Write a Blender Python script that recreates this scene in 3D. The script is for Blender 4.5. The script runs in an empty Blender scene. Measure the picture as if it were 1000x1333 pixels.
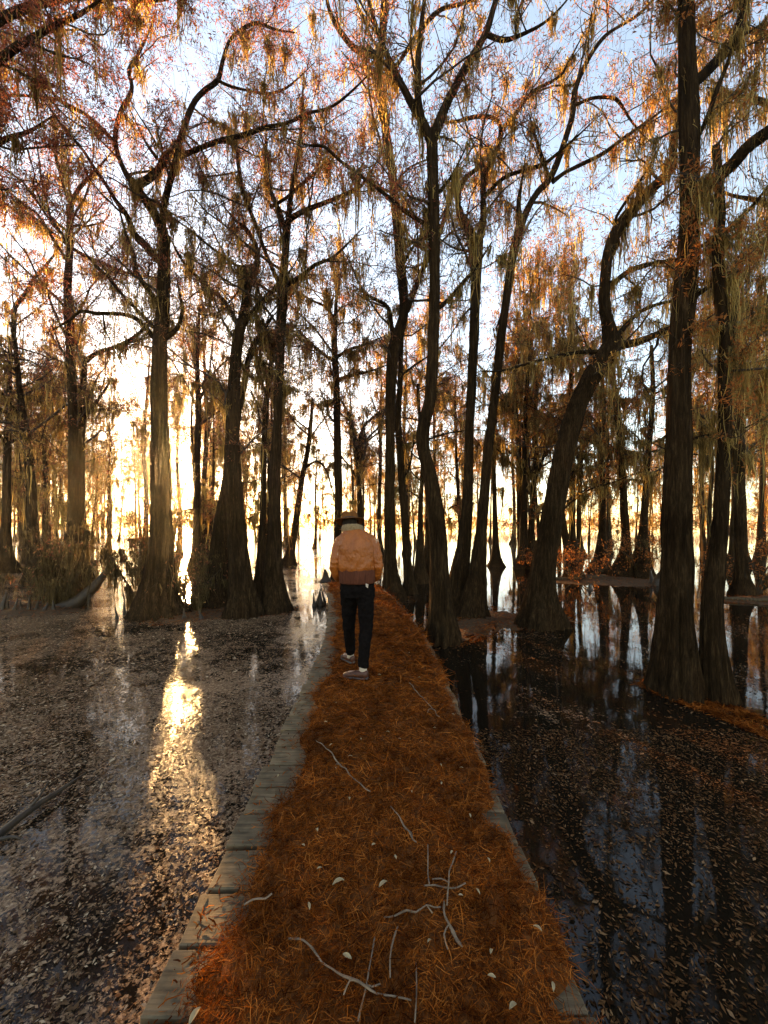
import bpy, bmesh, math, random
import numpy as np
from mathutils import Vector, Matrix

# ------------------------------------------------------------------ camera, sky, sun, exposure
sc = bpy.context.scene
COL = sc.collection
CAM_Z = 1.9            # water is z = 0, deck top is z = 0.3
FPX, HX, HY = 500.0, 500.0, 686.0      # focal length and horizon point of the 1000 x 1333 photograph
cam_d = bpy.data.cameras.new('camera'); cam = bpy.data.objects.new('camera', cam_d); COL.objects.link(cam)
cam.location = (0, 0, CAM_Z); cam.rotation_euler = (math.radians(90), 0, 0)
cam_d.sensor_fit = 'VERTICAL'; cam_d.sensor_height = 36.0; cam_d.lens = 36.0 * FPX / 1333.0
cam_d.shift_y = (HY - 666.5) / 1333.0
cam_d.clip_start = 0.05; cam_d.clip_end = 3000
sc.camera = cam

SUN_DIR = Vector((-0.504, 1.0, 0.204)).normalized()
SUN_EL = math.asin(SUN_DIR.z); SUN_AZ = math.atan2(SUN_DIR.x, SUN_DIR.y)
world = bpy.data.worlds.new('World'); sc.world = world; world.use_nodes = True
wn = world.node_tree.nodes; wl = world.node_tree.links
bg = wn['Background']
sky = wn.new('ShaderNodeTexSky'); sky.sky_type = 'NISHITA'; sky.sun_disc = False
sky.sun_elevation = SUN_EL; sky.sun_rotation = SUN_AZ
sky.air_density = 1.0; sky.dust_density = .4; sky.ozone_density = 3.0
wl.new(sky.outputs[0], bg.inputs['Color']); bg.inputs['Strength'].default_value = 0.15
sun_d = bpy.data.lights.new('sun', 'SUN'); sun = bpy.data.objects.new('sun', sun_d); COL.objects.link(sun)
sun_d.energy = 5.0; sun_d.angle = math.radians(0.53); sun_d.color = (1.0, 0.74, 0.44)
sun.rotation_euler = SUN_DIR.to_track_quat('Z', 'Y').to_euler(); sun.location = (-20, 40, 20)
sc.view_settings.view_transform = 'Standard'; sc.view_settings.look = 'None'
sc.view_settings.exposure = 2.55; sc.view_settings.gamma = 1.0
sc.view_settings.use_white_balance = True; sc.view_settings.white_balance_temperature = 11800; sc.view_settings.white_balance_tint = 20
sc.render.engine = 'CYCLES'
cy = sc.cycles
cy.max_bounces = 6; cy.diffuse_bounces = 2; cy.glossy_bounces = 3; cy.transmission_bounces = 4
cy.transparent_max_bounces = 8; cy.volume_bounces = 0
cy.sample_clamp_indirect = 4.0; cy.use_denoising = True; cy.use_adaptive_sampling = True
cy.adaptive_threshold = 0.02; cy.caustics_reflective = False; cy.caustics_refractive = False

rng = np.random.default_rng(11); random.seed(11)

# ------------------------------------------------------------------ helpers
def P(px, py, Y):                       # photo pixel at distance Y -> point
    return np.array([(px - HX) / FPX * Y, Y, CAM_Z - (py - HY) / FPX * Y])
def onplane(px, py, z=0.0):             # photo pixel on a level plane -> point
    Y = (CAM_Z - z) * FPX / (py - HY)
    return np.array([(px - HX) / FPX * Y, Y, z])

def tag(o, label=None, cat=None, group=None, kind=None):
    if label: o['label'] = label
    if cat: o['category'] = cat
    if group: o['group'] = group
    if kind: o['kind'] = kind
    return o
def empty(name, loc=(0, 0, 0), rz=0):
    o = bpy.data.objects.new(name, None); COL.objects.link(o)
    o.location = loc; o.rotation_euler = (0, 0, rz); o.empty_display_size = 0.2
    return o
def link_mesh(name, me, mat, parent=None, loc=None):
    if mat is not None and not me.materials: me.materials.append(mat)
    o = bpy.data.objects.new(name, me); COL.objects.link(o)
    if parent is not None: o.parent = parent
    if loc is not None: o.location = loc
    return o
def mesh_np(name, V, Q=None, T=None, smooth=True):
    me = bpy.data.meshes.new(name)
    V = np.asarray(V, dtype=np.float32).reshape(-1, 3)
    Q = np.zeros((0, 4), np.int32) if Q is None else np.asarray(Q, np.int32).reshape(-1, 4)
    T = np.zeros((0, 3), np.int32) if T is None else np.asarray(T, np.int32).reshape(-1, 3)
    me.vertices.add(len(V)); me.vertices.foreach_set('co', V.ravel())
    nl = len(Q) * 4 + len(T) * 3
    me.loops.add(nl); me.loops.foreach_set('vertex_index', np.concatenate([Q.ravel(), T.ravel()]).astype(np.int32))
    npoly = len(Q) + len(T); me.polygons.add(npoly)
    starts = np.concatenate([np.arange(len(Q)) * 4, len(Q) * 4 + np.arange(len(T)) * 3]).astype(np.int32)
    me.polygons.foreach_set('loop_start', starts)
    me.polygons.foreach_set('use_smooth', np.full(npoly, smooth, dtype=bool))
    me.update(calc_edges=True); me.validate()
    return me
class Acc:                               # collects vertices and faces of ONE part
    def __init__(s): s.V = []; s.Q = []; s.T = []; s.n = 0
    def add(s, V, Q=None, T=None):
        V = np.asarray(V, float).reshape(-1, 3)
        if Q is not None and len(Q): s.Q.append(np.asarray(Q) + s.n)
        if T is not None and len(T): s.T.append(np.asarray(T) + s.n)
        s.V.append(V); s.n += len(V)
    def build(s, name, mat, parent=None, origin=None, smooth=True, mesh_only=False):
        V = np.concatenate(s.V)
        if origin is not None: V = V - np.asarray(origin)
        me = mesh_np(name, V, np.concatenate(s.Q) if s.Q else None, np.concatenate(s.T) if s.T else None, smooth)
        if mat is not None: me.materials.append(mat)
        return me if mesh_only else link_mesh(name, me, None, parent)

def unit(v): return v / (np.linalg.norm(v, axis=-1, keepdims=True) + 1e-9)
def tubes(Pn, R, sides):                 # N curves x K points -> one batch of tubes
    N, K, _ = Pn.shape
    t = unit(np.gradient(Pn, axis=1))
    ref = np.where(np.abs(t[:, :1, 2:3]) > 0.85, np.array([1., 0, 0]), np.array([0, 0, 1.]))
    u = unit(np.cross(t, np.broadcast_to(ref, t.shape))); v = np.cross(t, u)
    a = np.arange(sides) * 2 * math.pi / sides
    ring = u[:, :, None, :] * np.cos(a)[None, None, :, None] + v[:, :, None, :] * np.sin(a)[None, None, :, None]
    V = Pn[:, :, None, :] + ring * R[:, :, None, None]
    n = np.arange(N)[:, None, None] * K * sides; k = np.arange(K - 1)[None, :, None] * sides
    i = np.arange(sides)[None, None, :]; j = (i + 1) % sides
    Q = np.stack([n + k + i, n + k + j, n + k + sides + j, n + k + sides + i], -1).reshape(-1, 4)
    return V.reshape(-1, 3), Q
def catmull(pts, step):                  # pts (n, d) -> dense
    pts = np.asarray(pts, float); n = len(pts); out = []
    ext = np.vstack([2 * pts[0] - pts[1], pts, 2 * pts[-1] - pts[-2]])
    for i in range(n - 1):
        p0, p1, p2, p3 = ext[i:i + 4]
        m = max(2, int(np.linalg.norm(p2[:3] - p1[:3]) / step))
        for t in np.arange(m) / m:
            out.append(.5 * (2 * p1 + (p2 - p0) * t + (2 * p0 - 5 * p1 + 4 * p2 - p3) * t * t + (3 * p1 - p0 - 3 * p2 + p3) * t ** 3))
    out.append(pts[-1]); return np.array(out)
def stem(acc, pts, sides=10, step=.12, flute=0.0, nl=6, bark=.05, flare_h=.8, rg=rng):
    """one continuous stem with bark ridges and a fluted foot; pts are (x, y, z, radius)"""
    d = catmull(pts, step); C = d[:, :3]; R = np.maximum(d[:, 3] * (.84 if flute else .95), .003); K = len(C)
    t = unit(np.gradient(C, axis=0))
    u = np.array([1., 0, 0]); u = u - t[0] * u.dot(t[0])
    if np.linalg.norm(u) < .2: u = np.array([0, 1., 0]) - t[0] * t[0][1]
    u /= np.linalg.norm(u); U = []
    for k in range(K):
        u = u - t[k] * u.dot(t[k]); u /= np.linalg.norm(u); U.append(u)
    U = np.array(U); W = np.cross(t, U)
    a = np.arange(sides) * 2 * math.pi / sides
    s = np.concatenate([[0], np.cumsum(np.linalg.norm(np.diff(C, axis=0), axis=1))])
    M = np.ones((K, sides))
    if flute:
        h = np.maximum(C[:, 2] - max(C[0, 2], 0), 0)
        e = np.exp(-(h / flare_h) ** 1.2)
        lob = np.zeros(sides)
        for q in range(3):
            lob += (.75 / (q + 1)) * (1.4 * np.abs(np.cos((nl + q * 2) * .5 * a * (2 if q == 2 else 1) + rg.uniform(0, 3.14))) - .9)
        low = .5 * np.cos(2 * a + rg.uniform(0, 6.28)) + .4 * np.cos(3 * a + rg.uniform(0, 6.28))
        M += flute * (e[:, None] * .9 + .16) * lob[None, :] + .10 * (.35 + e[:, None]) * low[None, :]
    if bark:
        ng = max(2, int(s[-1] / .45) + 2)
        g = rg.normal(0, 1, (ng, sides))
        pos = s / max(s[-1], 1e-6) * (ng - 1.001); i0 = pos.astype(int); f = (pos - i0)[:, None]
        M += bark * (g[i0] * (1 - f) + g[np.minimum(i0 + 1, ng - 1)] * f) + bark * .35 * rg.normal(0, 1, (K, sides))
    V = C[:, None, :] + (U[:, None, :] * np.cos(a)[None, :, None] + W[:, None, :] * np.sin(a)[None, :, None]) * (R[:, None] * M)[:, :, None]
    k = np.arange(K - 1)[:, None] * sides; i = np.arange(sides)[None, :]; j = (i + 1) % sides
    Q = np.stack([k + i, k + j, k + sides + j, k + sides + i], -1).reshape(-1, 4)
    top = C[-1] + t[-1] * R[-1] * .6
    V = np.vstack([V.reshape(-1, 3), top[None]])
    T = np.stack([(K - 1) * sides + np.arange(sides), (K - 1) * sides + (np.arange(sides) + 1) % sides, np.full(sides, K * sides)], -1)
    acc.add(V, Q, T)
    return C, R

# ------------------------------------------------------------------ materials
def mat(name):
    m = bpy.data.materials.new(name); m.use_nodes = True
    nt = m.node_tree; nt.nodes.clear()
    out = nt.nodes.new('ShaderNodeOutputMaterial')
    return m, nt, out
def nd(nt, kind, **kw):
    n = nt.nodes.new('ShaderNode' + kind)
    for k, v in kw.items():
        if k in n.inputs: n.inputs[k].default_value = v
        else: setattr(n, k, v)
    return n
def ramp(nt, fac, stops):
    r = nt.nodes.new('ShaderNodeValToRGB'); e = r.color_ramp.elements
    while len(e) < len(stops): e.new(.5)
    for q, (p, c) in enumerate(stops):
        e[q].position = p; e[q].color = (*c, 1) if len(c) == 3 else c
    nt.links.new(fac, r.inputs[0]); return r
def coords(nt, scale, kind='Object'):
    tc = nt.nodes.new('ShaderNodeTexCoord'); mp = nt.nodes.new('ShaderNodeMapping')
    mp.inputs['Scale'].default_value = scale
    nt.links.new(tc.outputs[kind], mp.inputs[0]); return mp.outputs[0]
def solid_mat(name, c1, c2, scale=(6, 6, 6), rough=.8, bump=.3, bdist=.01, detail=6, spec=.3, nscale=1.0):
    m, nt, out = mat(name); co = coords(nt, scale)
    n = nd(nt, 'TexNoise', Scale=nscale, Detail=detail, Roughness=.65); nt.links.new(co, n.inputs['Vector'])
    r = ramp(nt, n.outputs[0], [(.3, c1), (.7, c2)])
    b = nd(nt, 'BsdfPrincipled', Roughness=rough); b.inputs['Specular IOR Level'].default_value = spec
    nt.links.new(r.outputs[0], b.inputs['Base Color'])
    bp = nd(nt, 'Bump', Strength=bump, Distance=bdist); nt.links.new(n.outputs[0], bp.inputs['Height'])
    nt.links.new(bp.outputs[0], b.inputs['Normal']); nt.links.new(b.outputs[0], out.inputs[0])
    return m
def bark_mat(name, c1, c2, c3):
    m, nt, out = mat(name)
    co = coords(nt, (16, 16, 1.5)); n = nd(nt, 'TexNoise', Scale=1.7, Detail=8, Roughness=.72, Distortion=.6); nt.links.new(co, n.inputs['Vector'])
    co3 = coords(nt, (60, 60, 7)); n3 = nd(nt, 'TexNoise', Scale=1.5, Detail=5, Roughness=.7); nt.links.new(co3, n3.inputs['Vector'])
    co2 = coords(nt, (1, 1, .6)); n2 = nd(nt, 'TexNoise', Scale=1.3, Detail=5); nt.links.new(co2, n2.inputs['Vector'])
    ad = nd(nt, 'MixRGB', Fac=.35); nt.links.new(n.outputs[0], ad.inputs[1]); nt.links.new(n3.outputs[0], ad.inputs[2])
    r = ramp(nt, ad.outputs[0], [(.36, c1), (.52, c2), (.66, c3)])
    r2 = ramp(nt, n2.outputs[0], [(.35, (.5, .46, .4)), (.5, (.9, .9, .85)), (.68, (1.2, 1.1, 1.0))])
    mx = nd(nt, 'MixRGB', blend_type='MULTIPLY', Fac=.85); nt.links.new(r.outputs[0], mx.inputs[1]); nt.links.new(r2.outputs[0], mx.inputs[2])
    b = nd(nt, 'BsdfPrincipled', Roughness=.95); b.inputs['Specular IOR Level'].default_value = .04
    nt.links.new(mx.outputs[0], b.inputs['Base Color'])
    bp = nd(nt, 'Bump', Strength=1.0, Distance=.05); nt.links.new(ad.outputs[0], bp.inputs['Height'])
    nt.links.new(bp.outputs[0], b.inputs['Normal']); nt.links.new(b.outputs[0], out.inputs[0])
    return m
def leaf_mat(name, stops, trans=.55, rough=.7):
    m, nt, out = mat(name)
    g = nd(nt, 'NewGeometry'); r = ramp(nt, g.outputs['Random Per Island'], stops)
    d = nd(nt, 'BsdfDiffuse'); t = nd(nt, 'BsdfTranslucent'); mx = nd(nt, 'MixShader', Fac=trans)
    nt.links.new(r.outputs[0], d.inputs[0]); nt.links.new(r.outputs[0], t.inputs[0])
    nt.links.new(d.outputs[0], mx.inputs[1]); nt.links.new(t.outputs[0], mx.inputs[2]); nt.links.new(mx.outputs[0], out.inputs[0])
    return m
M = {}
M['bark'] = bark_mat('bark', (.008, .0036, .0017), (.032, .0165, .008), (.10, .055, .028))
M['bark_grey'] = bark_mat('bark_grey', (.03, .02, .012), (.09, .06, .038), (.19, .14, .10))
M['twig'] = solid_mat('twig_bark', (.025, .014, .009), (.07, .042, .026), (12, 12, 12), .9, .2)
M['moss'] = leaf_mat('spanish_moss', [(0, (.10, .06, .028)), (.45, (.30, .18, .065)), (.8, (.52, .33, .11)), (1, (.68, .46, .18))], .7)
M['moss_dark'] = leaf_mat('shaded_moss', [(0, (.04, .026, .013)), (.5, (.10, .066, .03)), (1, (.18, .12, .055))], .45)  # darker copy of the moss, shade put into its colour for the shrubs
M['leaf_rust'] = leaf_mat('rust_cypress_foliage', [(0, (.12, .032, .025)), (.4, (.30, .075, .04)), (.75, (.44, .13, .07)), (1, (.30, .13, .10))], .6)
M['leaf_orange'] = leaf_mat('orange_cypress_foliage', [(0, (.20, .055, .02)), (.5, (.42, .13, .04)), (1, (.52, .19, .06))], .6)
M['leaf_brown'] = leaf_mat('brown_cypress_foliage', [(0, (.10, .038, .025)), (.5, (.26, .09, .05)), (1, (.38, .15, .08))], .6)
LEAFM = [M['leaf_rust'], M['leaf_orange'], M['leaf_brown']]
def needle_mat():
    m = leaf_mat('fallen_needles', [(0, (.05, .010, .004)), (.3, (.18, .036, .008)), (.7, (.38, .084, .014)), (1, (.52, .15, .035))], .2); nt = m.node_tree
    r = [n for n in nt.nodes if n.type == 'VALTORGB'][0]; g = [n for n in nt.nodes if n.type == 'NEW_GEOMETRY'][0]
    n = nd(nt, 'TexNoise', Scale=4.5, Detail=5, Roughness=.65); nt.links.new(g.outputs['Position'], n.inputs['Vector'])
    r2 = ramp(nt, n.outputs[0], [(.36, (.28, .24, .26)), (.5, (.8, .78, .78)), (.66, (1.2, 1.2, 1.15))])
    mx = nd(nt, 'MixRGB', blend_type='MULTIPLY', Fac=1); nt.links.new(r.outputs[0], mx.inputs[1]); nt.links.new(r2.outputs[0], mx.inputs[2])
    for b in nt.nodes:
        if b.type in ('BSDF_DIFFUSE', 'BSDF_TRANSLUCENT'): nt.links.new(mx.outputs[0], b.inputs[0])
    return m
M['needle'] = needle_mat()
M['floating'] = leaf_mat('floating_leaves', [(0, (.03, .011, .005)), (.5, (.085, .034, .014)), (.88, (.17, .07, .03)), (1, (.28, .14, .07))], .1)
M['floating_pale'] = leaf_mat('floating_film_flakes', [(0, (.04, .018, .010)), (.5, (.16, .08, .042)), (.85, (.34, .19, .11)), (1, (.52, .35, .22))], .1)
M['bed'] = solid_mat('litter_bed', (.045, .012, .004), (.22, .06, .014), (26, 26, 26), .95, .9, .02, 9, .1)
M['mud'] = solid_mat('mud_bank', (.04, .02, .010), (.13, .06, .025), (14, 14, 14), .9, .9, .03, 8, .2)
M['pale_leaf'] = leaf_mat('pale_fallen_leaf', [(0, (.24, .15, .07)), (.6, (.42, .29, .16)), (1, (.30, .14, .08))], .25)
M['stick'] = solid_mat('bleached_stick', (.07, .038, .022), (.26, .16, .10), (14, 14, 40), .85, .4, .004)
M['wetwood'] = solid_mat('wet_dark_wood', (.015, .009, .006), (.06, .035, .02), (10, 10, 10), .55, .6, .02)

def plank_mat():
    m, nt, out = mat('weathered_plank')
    co = coords(nt, (2.2, 26, 14)); n = nd(nt, 'TexNoise', Scale=1.6, Detail=8, Roughness=.68); nt.links.new(co, n.inputs['Vector'])
    co2 = coords(nt, (4, 4, 4)); n2 = nd(nt, 'TexNoise', Scale=1.5, Detail=5); nt.links.new(co2, n2.inputs['Vector'])
    oi = nd(nt, 'ObjectInfo')
    r = ramp(nt, n.outputs[0], [(.28, (.05, .030, .015)), (.5, (.16, .098, .054)), (.75, (.30, .195, .115))])
    r2 = ramp(nt, n2.outputs[0], [(.34, (.32, .32, .25)), (.5, (.8, .8, .75)), (.64, (1.15, 1.1, 1.05))])
    r3 = ramp(nt, oi.outputs['Random'], [(0, (.7, .7, .68)), (1, (1.15, 1.1, 1.05))])
    mx = nd(nt, 'MixRGB', blend_type='MULTIPLY', Fac=.9); nt.links.new(r.outputs[0], mx.inputs[1]); nt.links.new(r2.outputs[0], mx.inputs[2])
    mx2 = nd(nt, 'MixRGB', blend_type='MULTIPLY', Fac=1); nt.links.new(mx.outputs[0], mx2.inputs[1]); nt.links.new(r3.outputs[0], mx2.inputs[2])
    b = nd(nt, 'BsdfPrincipled', Roughness=.75); b.inputs['Specular IOR Level'].default_value = .3
    nt.links.new(mx2.outputs[0], b.inputs['Base Color'])
    bp = nd(nt, 'Bump', Strength=.5, Distance=.006); nt.links.new(n.outputs[0], bp.inputs['Height'])
    nt.links.new(bp.outputs[0], b.inputs['Normal']); nt.links.new(b.outputs[0], out.inputs[0])
    return m
M['plank'] = plank_mat()

def water_mat():
    m, nt, out = mat('swamp_water'); L = nt.links.new
    geo = nd(nt, 'NewGeometry'); pos = geo.outputs['Position']
    sep = nd(nt, 'SeparateXYZ'); L(pos, sep.inputs[0])
    def noise(scale, detail=4, rough=.6, vec=None):
        n = nd(nt, 'TexNoise', Scale=scale, Detail=detail, Roughness=rough); L(vec or pos, n.inputs['Vector']); return n.outputs[0]
    def math_(op, a, b=None, clamp=False):
        n = nd(nt, 'Math', operation=op, use_clamp=clamp)
        for q, x in enumerate((a, b)):
            if x is None: continue
            if isinstance(x, (int, float)): n.inputs[q].default_value = x
            else: L(x, n.inputs[q])
        return n.outputs[0]
    # film of duckweed, needles and dust: patches drifting, thicker left of the boardwalk
    left = nd(nt, 'MapRange', clamp=True); L(sep.outputs[0], left.inputs[0])
    left.inputs[1].default_value = -.6; left.inputs[2].default_value = .8; left.inputs[3].default_value = .022; left.inputs[4].default_value = -.062
    patch = noise(.8, 3, .55); fine = noise(7, 5, .7); grain = noise(34, 4, .75)
    a = math_('ADD', math_('MULTIPLY', patch, .30), math_('MULTIPLY', fine, .25))
    a = math_('ADD', a, math_('MULTIPLY', grain, .45)); a = math_('ADD', a, left.outputs[0])
    mask = nd(nt, 'MapRange', clamp=True); L(a, mask.inputs[0]); mask.inputs[1].default_value = .505; mask.inputs[2].default_value = .535
    # clear water
    wb = nd(nt, 'BsdfPrincipled', Roughness=.035, IOR=1.33); wb.inputs['Base Color'].default_value = (.010, .006, .0035, 1)
    rip = math_('ADD', noise(1.6, 3, .5), math_('MULTIPLY', noise(26, 3, .6), math_('MULTIPLY', math_('ADD', left.outputs[0], .04), 1.6)))
    bp = nd(nt, 'Bump', Strength=.14, Distance=.02); L(rip, bp.inputs['Height']); L(bp.outputs[0], wb.inputs['Normal'])
    # film
    cr = ramp(nt, noise(38, 5, .8), [(.32, (.03, .013, .007)), (.5, (.20, .10, .052)), (.68, (.50, .30, .175))])
    fb = nd(nt, 'BsdfPrincipled', Roughness=.24, IOR=1.30); L(cr.outputs[0], fb.inputs['Base Color'])
    bp2 = nd(nt, 'Bump', Strength=.3, Distance=.010); L(noise(42, 5, .75), bp2.inputs['Height']); L(bp2.outputs[0], fb.inputs['Normal'])
    mx = nd(nt, 'MixShader'); L(mask.outputs[0], mx.inputs[0]); L(wb.outputs[0], mx.inputs[1]); L(fb.outputs[0], mx.inputs[2])
    L(mx.outputs[0], out.inputs[0]); return m
M['water'] = water_mat()

# ------------------------------------------------------------------ setting: water sheet, banks
me = mesh_np('water', [(-900, -300, 0), (900, -300, 0), (900, 1500, 0), (-900, 1500, 0)], [(0, 1, 2, 3)])
tag(link_mesh('water', me, M['water']), kind='structure')

def blob_bank(name, outline, h, mt, seed, n=40):
    """low mound with an uneven rim, mesh filled by rings"""
    rg = np.random.default_rng(seed); c = np.mean(outline, axis=0)
    pts = catmull(np.vstack([outline, outline[:1]]), .12)[:-1]
    K = len(pts); rings = 9; V = []
    wob = np.interp(np.arange(K), np.arange(0, K + 4, 4), rg.normal(0, .05, len(np.arange(0, K + 4, 4))))
    for r in range(rings):
        f = 1 - r / rings
        p = c + (pts - c) * f * (1 + wob[:, None] * f)
        z = -.03 + h * (1 - f ** 3) + rg.normal(0, .012, K) * min(1, r)
        V.append(np.column_stack([p, z]))
    V = np.vstack(V + [np.array([[c[0], c[1], h]])])
    Q = [(r * K + i, r * K + (i + 1) % K, (r + 1) * K + (i + 1) % K, (r + 1) * K + i) for r in range(rings - 1) for i in range(K)]
    T = [((rings - 1) * K + i, (rings - 1) * K + (i + 1) % K, rings * K) for i in range(K)]
    o = link_mesh(name, mesh_np(name, V, Q, T), mt); return o
def gp(*l): return np.array([onplane(a, b)[:2] for a, b in l])
banks = [
    ('mud_bank', gp((545, 812), (560, 838), (600, 842), (650, 826), (740, 818), (765, 806), (740, 797), (680, 793), (620, 788), (560, 785)), .05),
    ('mud_bank', gp((825, 890), (870, 910), (930, 932), (1000, 962), (1080, 990), (1080, 960), (1000, 938), (940, 912), (880, 893), (845, 886)), .010),
    ('mud_bank', gp((-60, 805), (40, 803), (100, 798), (112, 790), (90, 784), (20, 782), (-60, 784)), .10),
    ('mud_bank', gp((150, 806), (200, 815), (270, 808), (380, 800), (385, 790), (300, 783), (200, 785)), .06),
    ('mud_bank', gp((690, 757), (760, 762), (850, 765), (870, 756), (830, 749), (740, 747)), .08),
    ('mud_bank', gp((905, 782), (960, 786), (1060, 790), (1060, 776), (960, 774)), .06),
]
for q, (nm, ol, h) in enumerate(banks):
    tag(blob_bank(nm, ol, h, M['mud'], 50 + q), kind='structure')

# ------------------------------------------------------------------ boardwalk
def path_x(Y): return -.03 - .012 * Y - (.018 * (Y - 4) ** 2 if Y > 4 else 0)
HALF = .725; DECK = .30
walk = empty('boardwalk', (0, 0, 0))
tag(walk, 'narrow plank boardwalk running straight out over the dark water', 'boardwalk')
def plank_mesh(seed, L, w=.205, t=.042):
    rg = random.Random(seed); bm = bmesh.new()
    nx = 10; V = {}
    for i in range(nx + 1):
        x = -L / 2 + L * i / nx
        for j, (y, z) in enumerate(((-w / 2, 0), (w / 2, 0), (w / 2, -t), (-w / 2, -t))):
            V[i, j] = bm.verts.new((x + (rg.uniform(-.006, .006) if i in (0, nx) else 0), y + rg.uniform(-.002, .002), z + rg.uniform(-.0015, .0015)))
    for i in range(nx):
        for j in range(4): bm.faces.new((V[i, j], V[i, (j + 1) % 4], V[i + 1, (j + 1) % 4], V[i + 1, j]))
    bm.faces.new([V[0, j] for j in (3, 2, 1, 0)]); bm.faces.new([V[nx, j] for j in range(4)])
    bmesh.ops.recalc_face_normals(bm, faces=bm.faces)
    ed = [e for e in bm.edges if len(e.link_faces) == 2 and e.calc_face_angle(0) > .8]
    bmesh.ops.bevel(bm, geom=ed, offset=.005, segments=1, affect='EDGES')
    me = bpy.data.meshes.new('plank'); bm.to_mesh(me); bm.free(); me.materials.append(M['plank']); return me
pm = [plank_mesh(q, HALF * 2 + .02) for q in range(5)]
Y = -1.1; q = 0; rp = random.Random(4)
while Y < 11.0:
    sl = (path_x(Y + .1) - path_x(Y - .1)) / .2
    o = link_mesh('plank', pm[q % 5], None, walk)
    o.location = (path_x(Y) + rp.uniform(-.016, .016), Y, DECK + rp.uniform(-.004, .004))
    o.rotation_euler = (rp.uniform(-.006, .006), rp.uniform(-.004, .004), -math.atan(sl) + rp.uniform(-.007, .007))
    Y += .224 * math.cos(math.atan(sl)) + rp.uniform(-.002, .003); q += 1
for s in (-1, 0, 1):
    a = Acc(); ys = np.linspace(-1.2, 11, 26)
    V = []; 
    for y in ys:
        x = path_x(y) + s * (HALF - .16)
        for dx, z in ((-.025, .255), (.025, .255), (.025, .10), (-.025, .10)): V.append((x + dx, y, z))
    Q = [(k * 4 + i, k * 4 + (i + 1) % 4, k * 4 + 4 + (i + 1) % 4, k * 4 + 4 + i) for k in range(len(ys) - 1) for i in range(4)]
    a.add(V, Q); a.build('stringer', M['wetwood'], walk, smooth=False)
for y in (-.6, 1.6, 3.8, 6, 8.2, 10.4):
    for s in (-1, 1):
        a = Acc(); x = path_x(y) + s * (HALF - .24)
        stem(a, [(x, y, -.4, .07), (x, y, .0, .068), (x, y, .25, .066)], 10, .1, 0, 6, .03)
        a.build('post', M['wetwood'], walk)

# needle litter on the deck: an uneven bed plus tens of thousands of curled needles
def litter_edges(Y):
    l = -HALF + .19 + .035 * math.sin(Y * 3.1) + .03 * math.sin(Y * 7.7 + 1) + .02 * math.sin(Y * 17)
    r = HALF - .005 + .02 * math.sin(Y * 4.3 + 2) + .015 * math.sin(Y * 13)
    if Y > 5: l -= min(.08, (Y - 5) * .03)
    for c, w, d in ((2.10, .10, .11), (1.28, .06, .14), (3.45, .07, .05)):
        if abs(Y - c) < w: r -= d * (1 - ((Y - c) / w) ** 2)
    return l, r
def litter_h(u, Y):
    return .012 + .022 * (1 - (2 * u - 1) ** 6) * (.6 + .4 * math.sin(Y * 5 + u * 7) * math.sin(Y * 2.3 - u * 9))
a = Acc(); ys = np.arange(-1.1, 10.95, .045); nu = 26; V = []
rl = np.random.default_rng(8)
for y in ys:
    l, r = litter_edges(y); l += rl.normal(0, .006); r += rl.normal(0, .006)
    for i in range(nu):
        u = i / (nu - 1)
        z = DECK + litter_h(u, y) + rl.normal(0, .004) if 0 < i < nu - 1 else DECK - .004
        V.append((path_x(y) + l + (r - l) * u, y, z))
Q = [(k * nu + i, k * nu + i + 1, (k + 1) * nu + i + 1, (k + 1) * nu + i) for k in range(len(ys) - 1) for i in range(nu - 1)]
a.add(V, Q); litter = a.build('needle_litter', M['bed'])
tag(litter, 'thick rust brown mat of fallen cypress needles covering the boardwalk', 'needle litter', kind='stuff')
def ribbons(base, dirs, lens, wid, K, curl, droop, rg, taper=True):
    """N flat curved ribbons"""
    N = len(base); t = np.linspace(0, 1, K)
    side = unit(np.cross(dirs, np.array([0, 0, 1.]) + rg.normal(0, .35, (N, 3))))
    pts = base[:, None, :] + dirs[:, None, :] * (lens[:, None] * t)[:, :, None]
    pts = pts + side[:, None, :] * (curl[:, None] * lens[:, None] * (t * t)[None])[:, :, None]
    pts[:, :, 2] += (droop[:, None] * lens[:, None] * np.sin(t * 3.14)[None])
    w = wid[:, None] * (np.sin(np.clip(.2 + .8 * t, 0, 1) * 3.14 * .97)[None] * .6 + .4 if taper else 1)
    wv = unit(np.cross(unit(np.gradient(pts, axis=1)), np.array([0, 0, 1.]) + rg.normal(0, .5, (N, 1, 3))))
    A = pts - wv * w[:, :, None] * .5; B = pts + wv * w[:, :, None] * .5
    V = np.stack([A, B], 2).reshape(-1, 3)
    n = np.arange(N)[:, None] * K * 2; k = np.arange(K - 1)[None] * 2
    Q = np.stack([n + k, n + k + 1, n + k + 3, n + k + 2], -1).reshape(-1, 4)
    return V, Q
def needles(parent_name, zone, n, lr, wr, seed, top=True):
    rg = np.random.default_rng(seed); ys = rg.uniform(zone[0], zone[1], n); B = []
    for y in ys:
        l, r = litter_edges(y); u = np.clip(rg.uniform(-.045, 1.0) if rg.random() < .3 else rg.uniform(0, 1), -.045, 1.02)
        h = litter_h(min(max(u, 0), 1), y) if 0 <= u <= 1 else .004
        B.append((path_x(y) + l + (r - l) * u, y, DECK + h + rg.uniform(-.004, .012)))
    B = np.array(B); a = rg.uniform(0, 6.28, n); el = rg.normal(.03, .15, n)
    D = np.column_stack([np.cos(a) * np.cos(el), np.sin(a) * np.cos(el), np.sin(el)])
    return ribbons(B, D, rg.uniform(*lr, n), rg.uniform(*wr, n), 4, rg.normal(0, .9, n), rg.uniform(-.05, .12, n), rg)
a = Acc()
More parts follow.
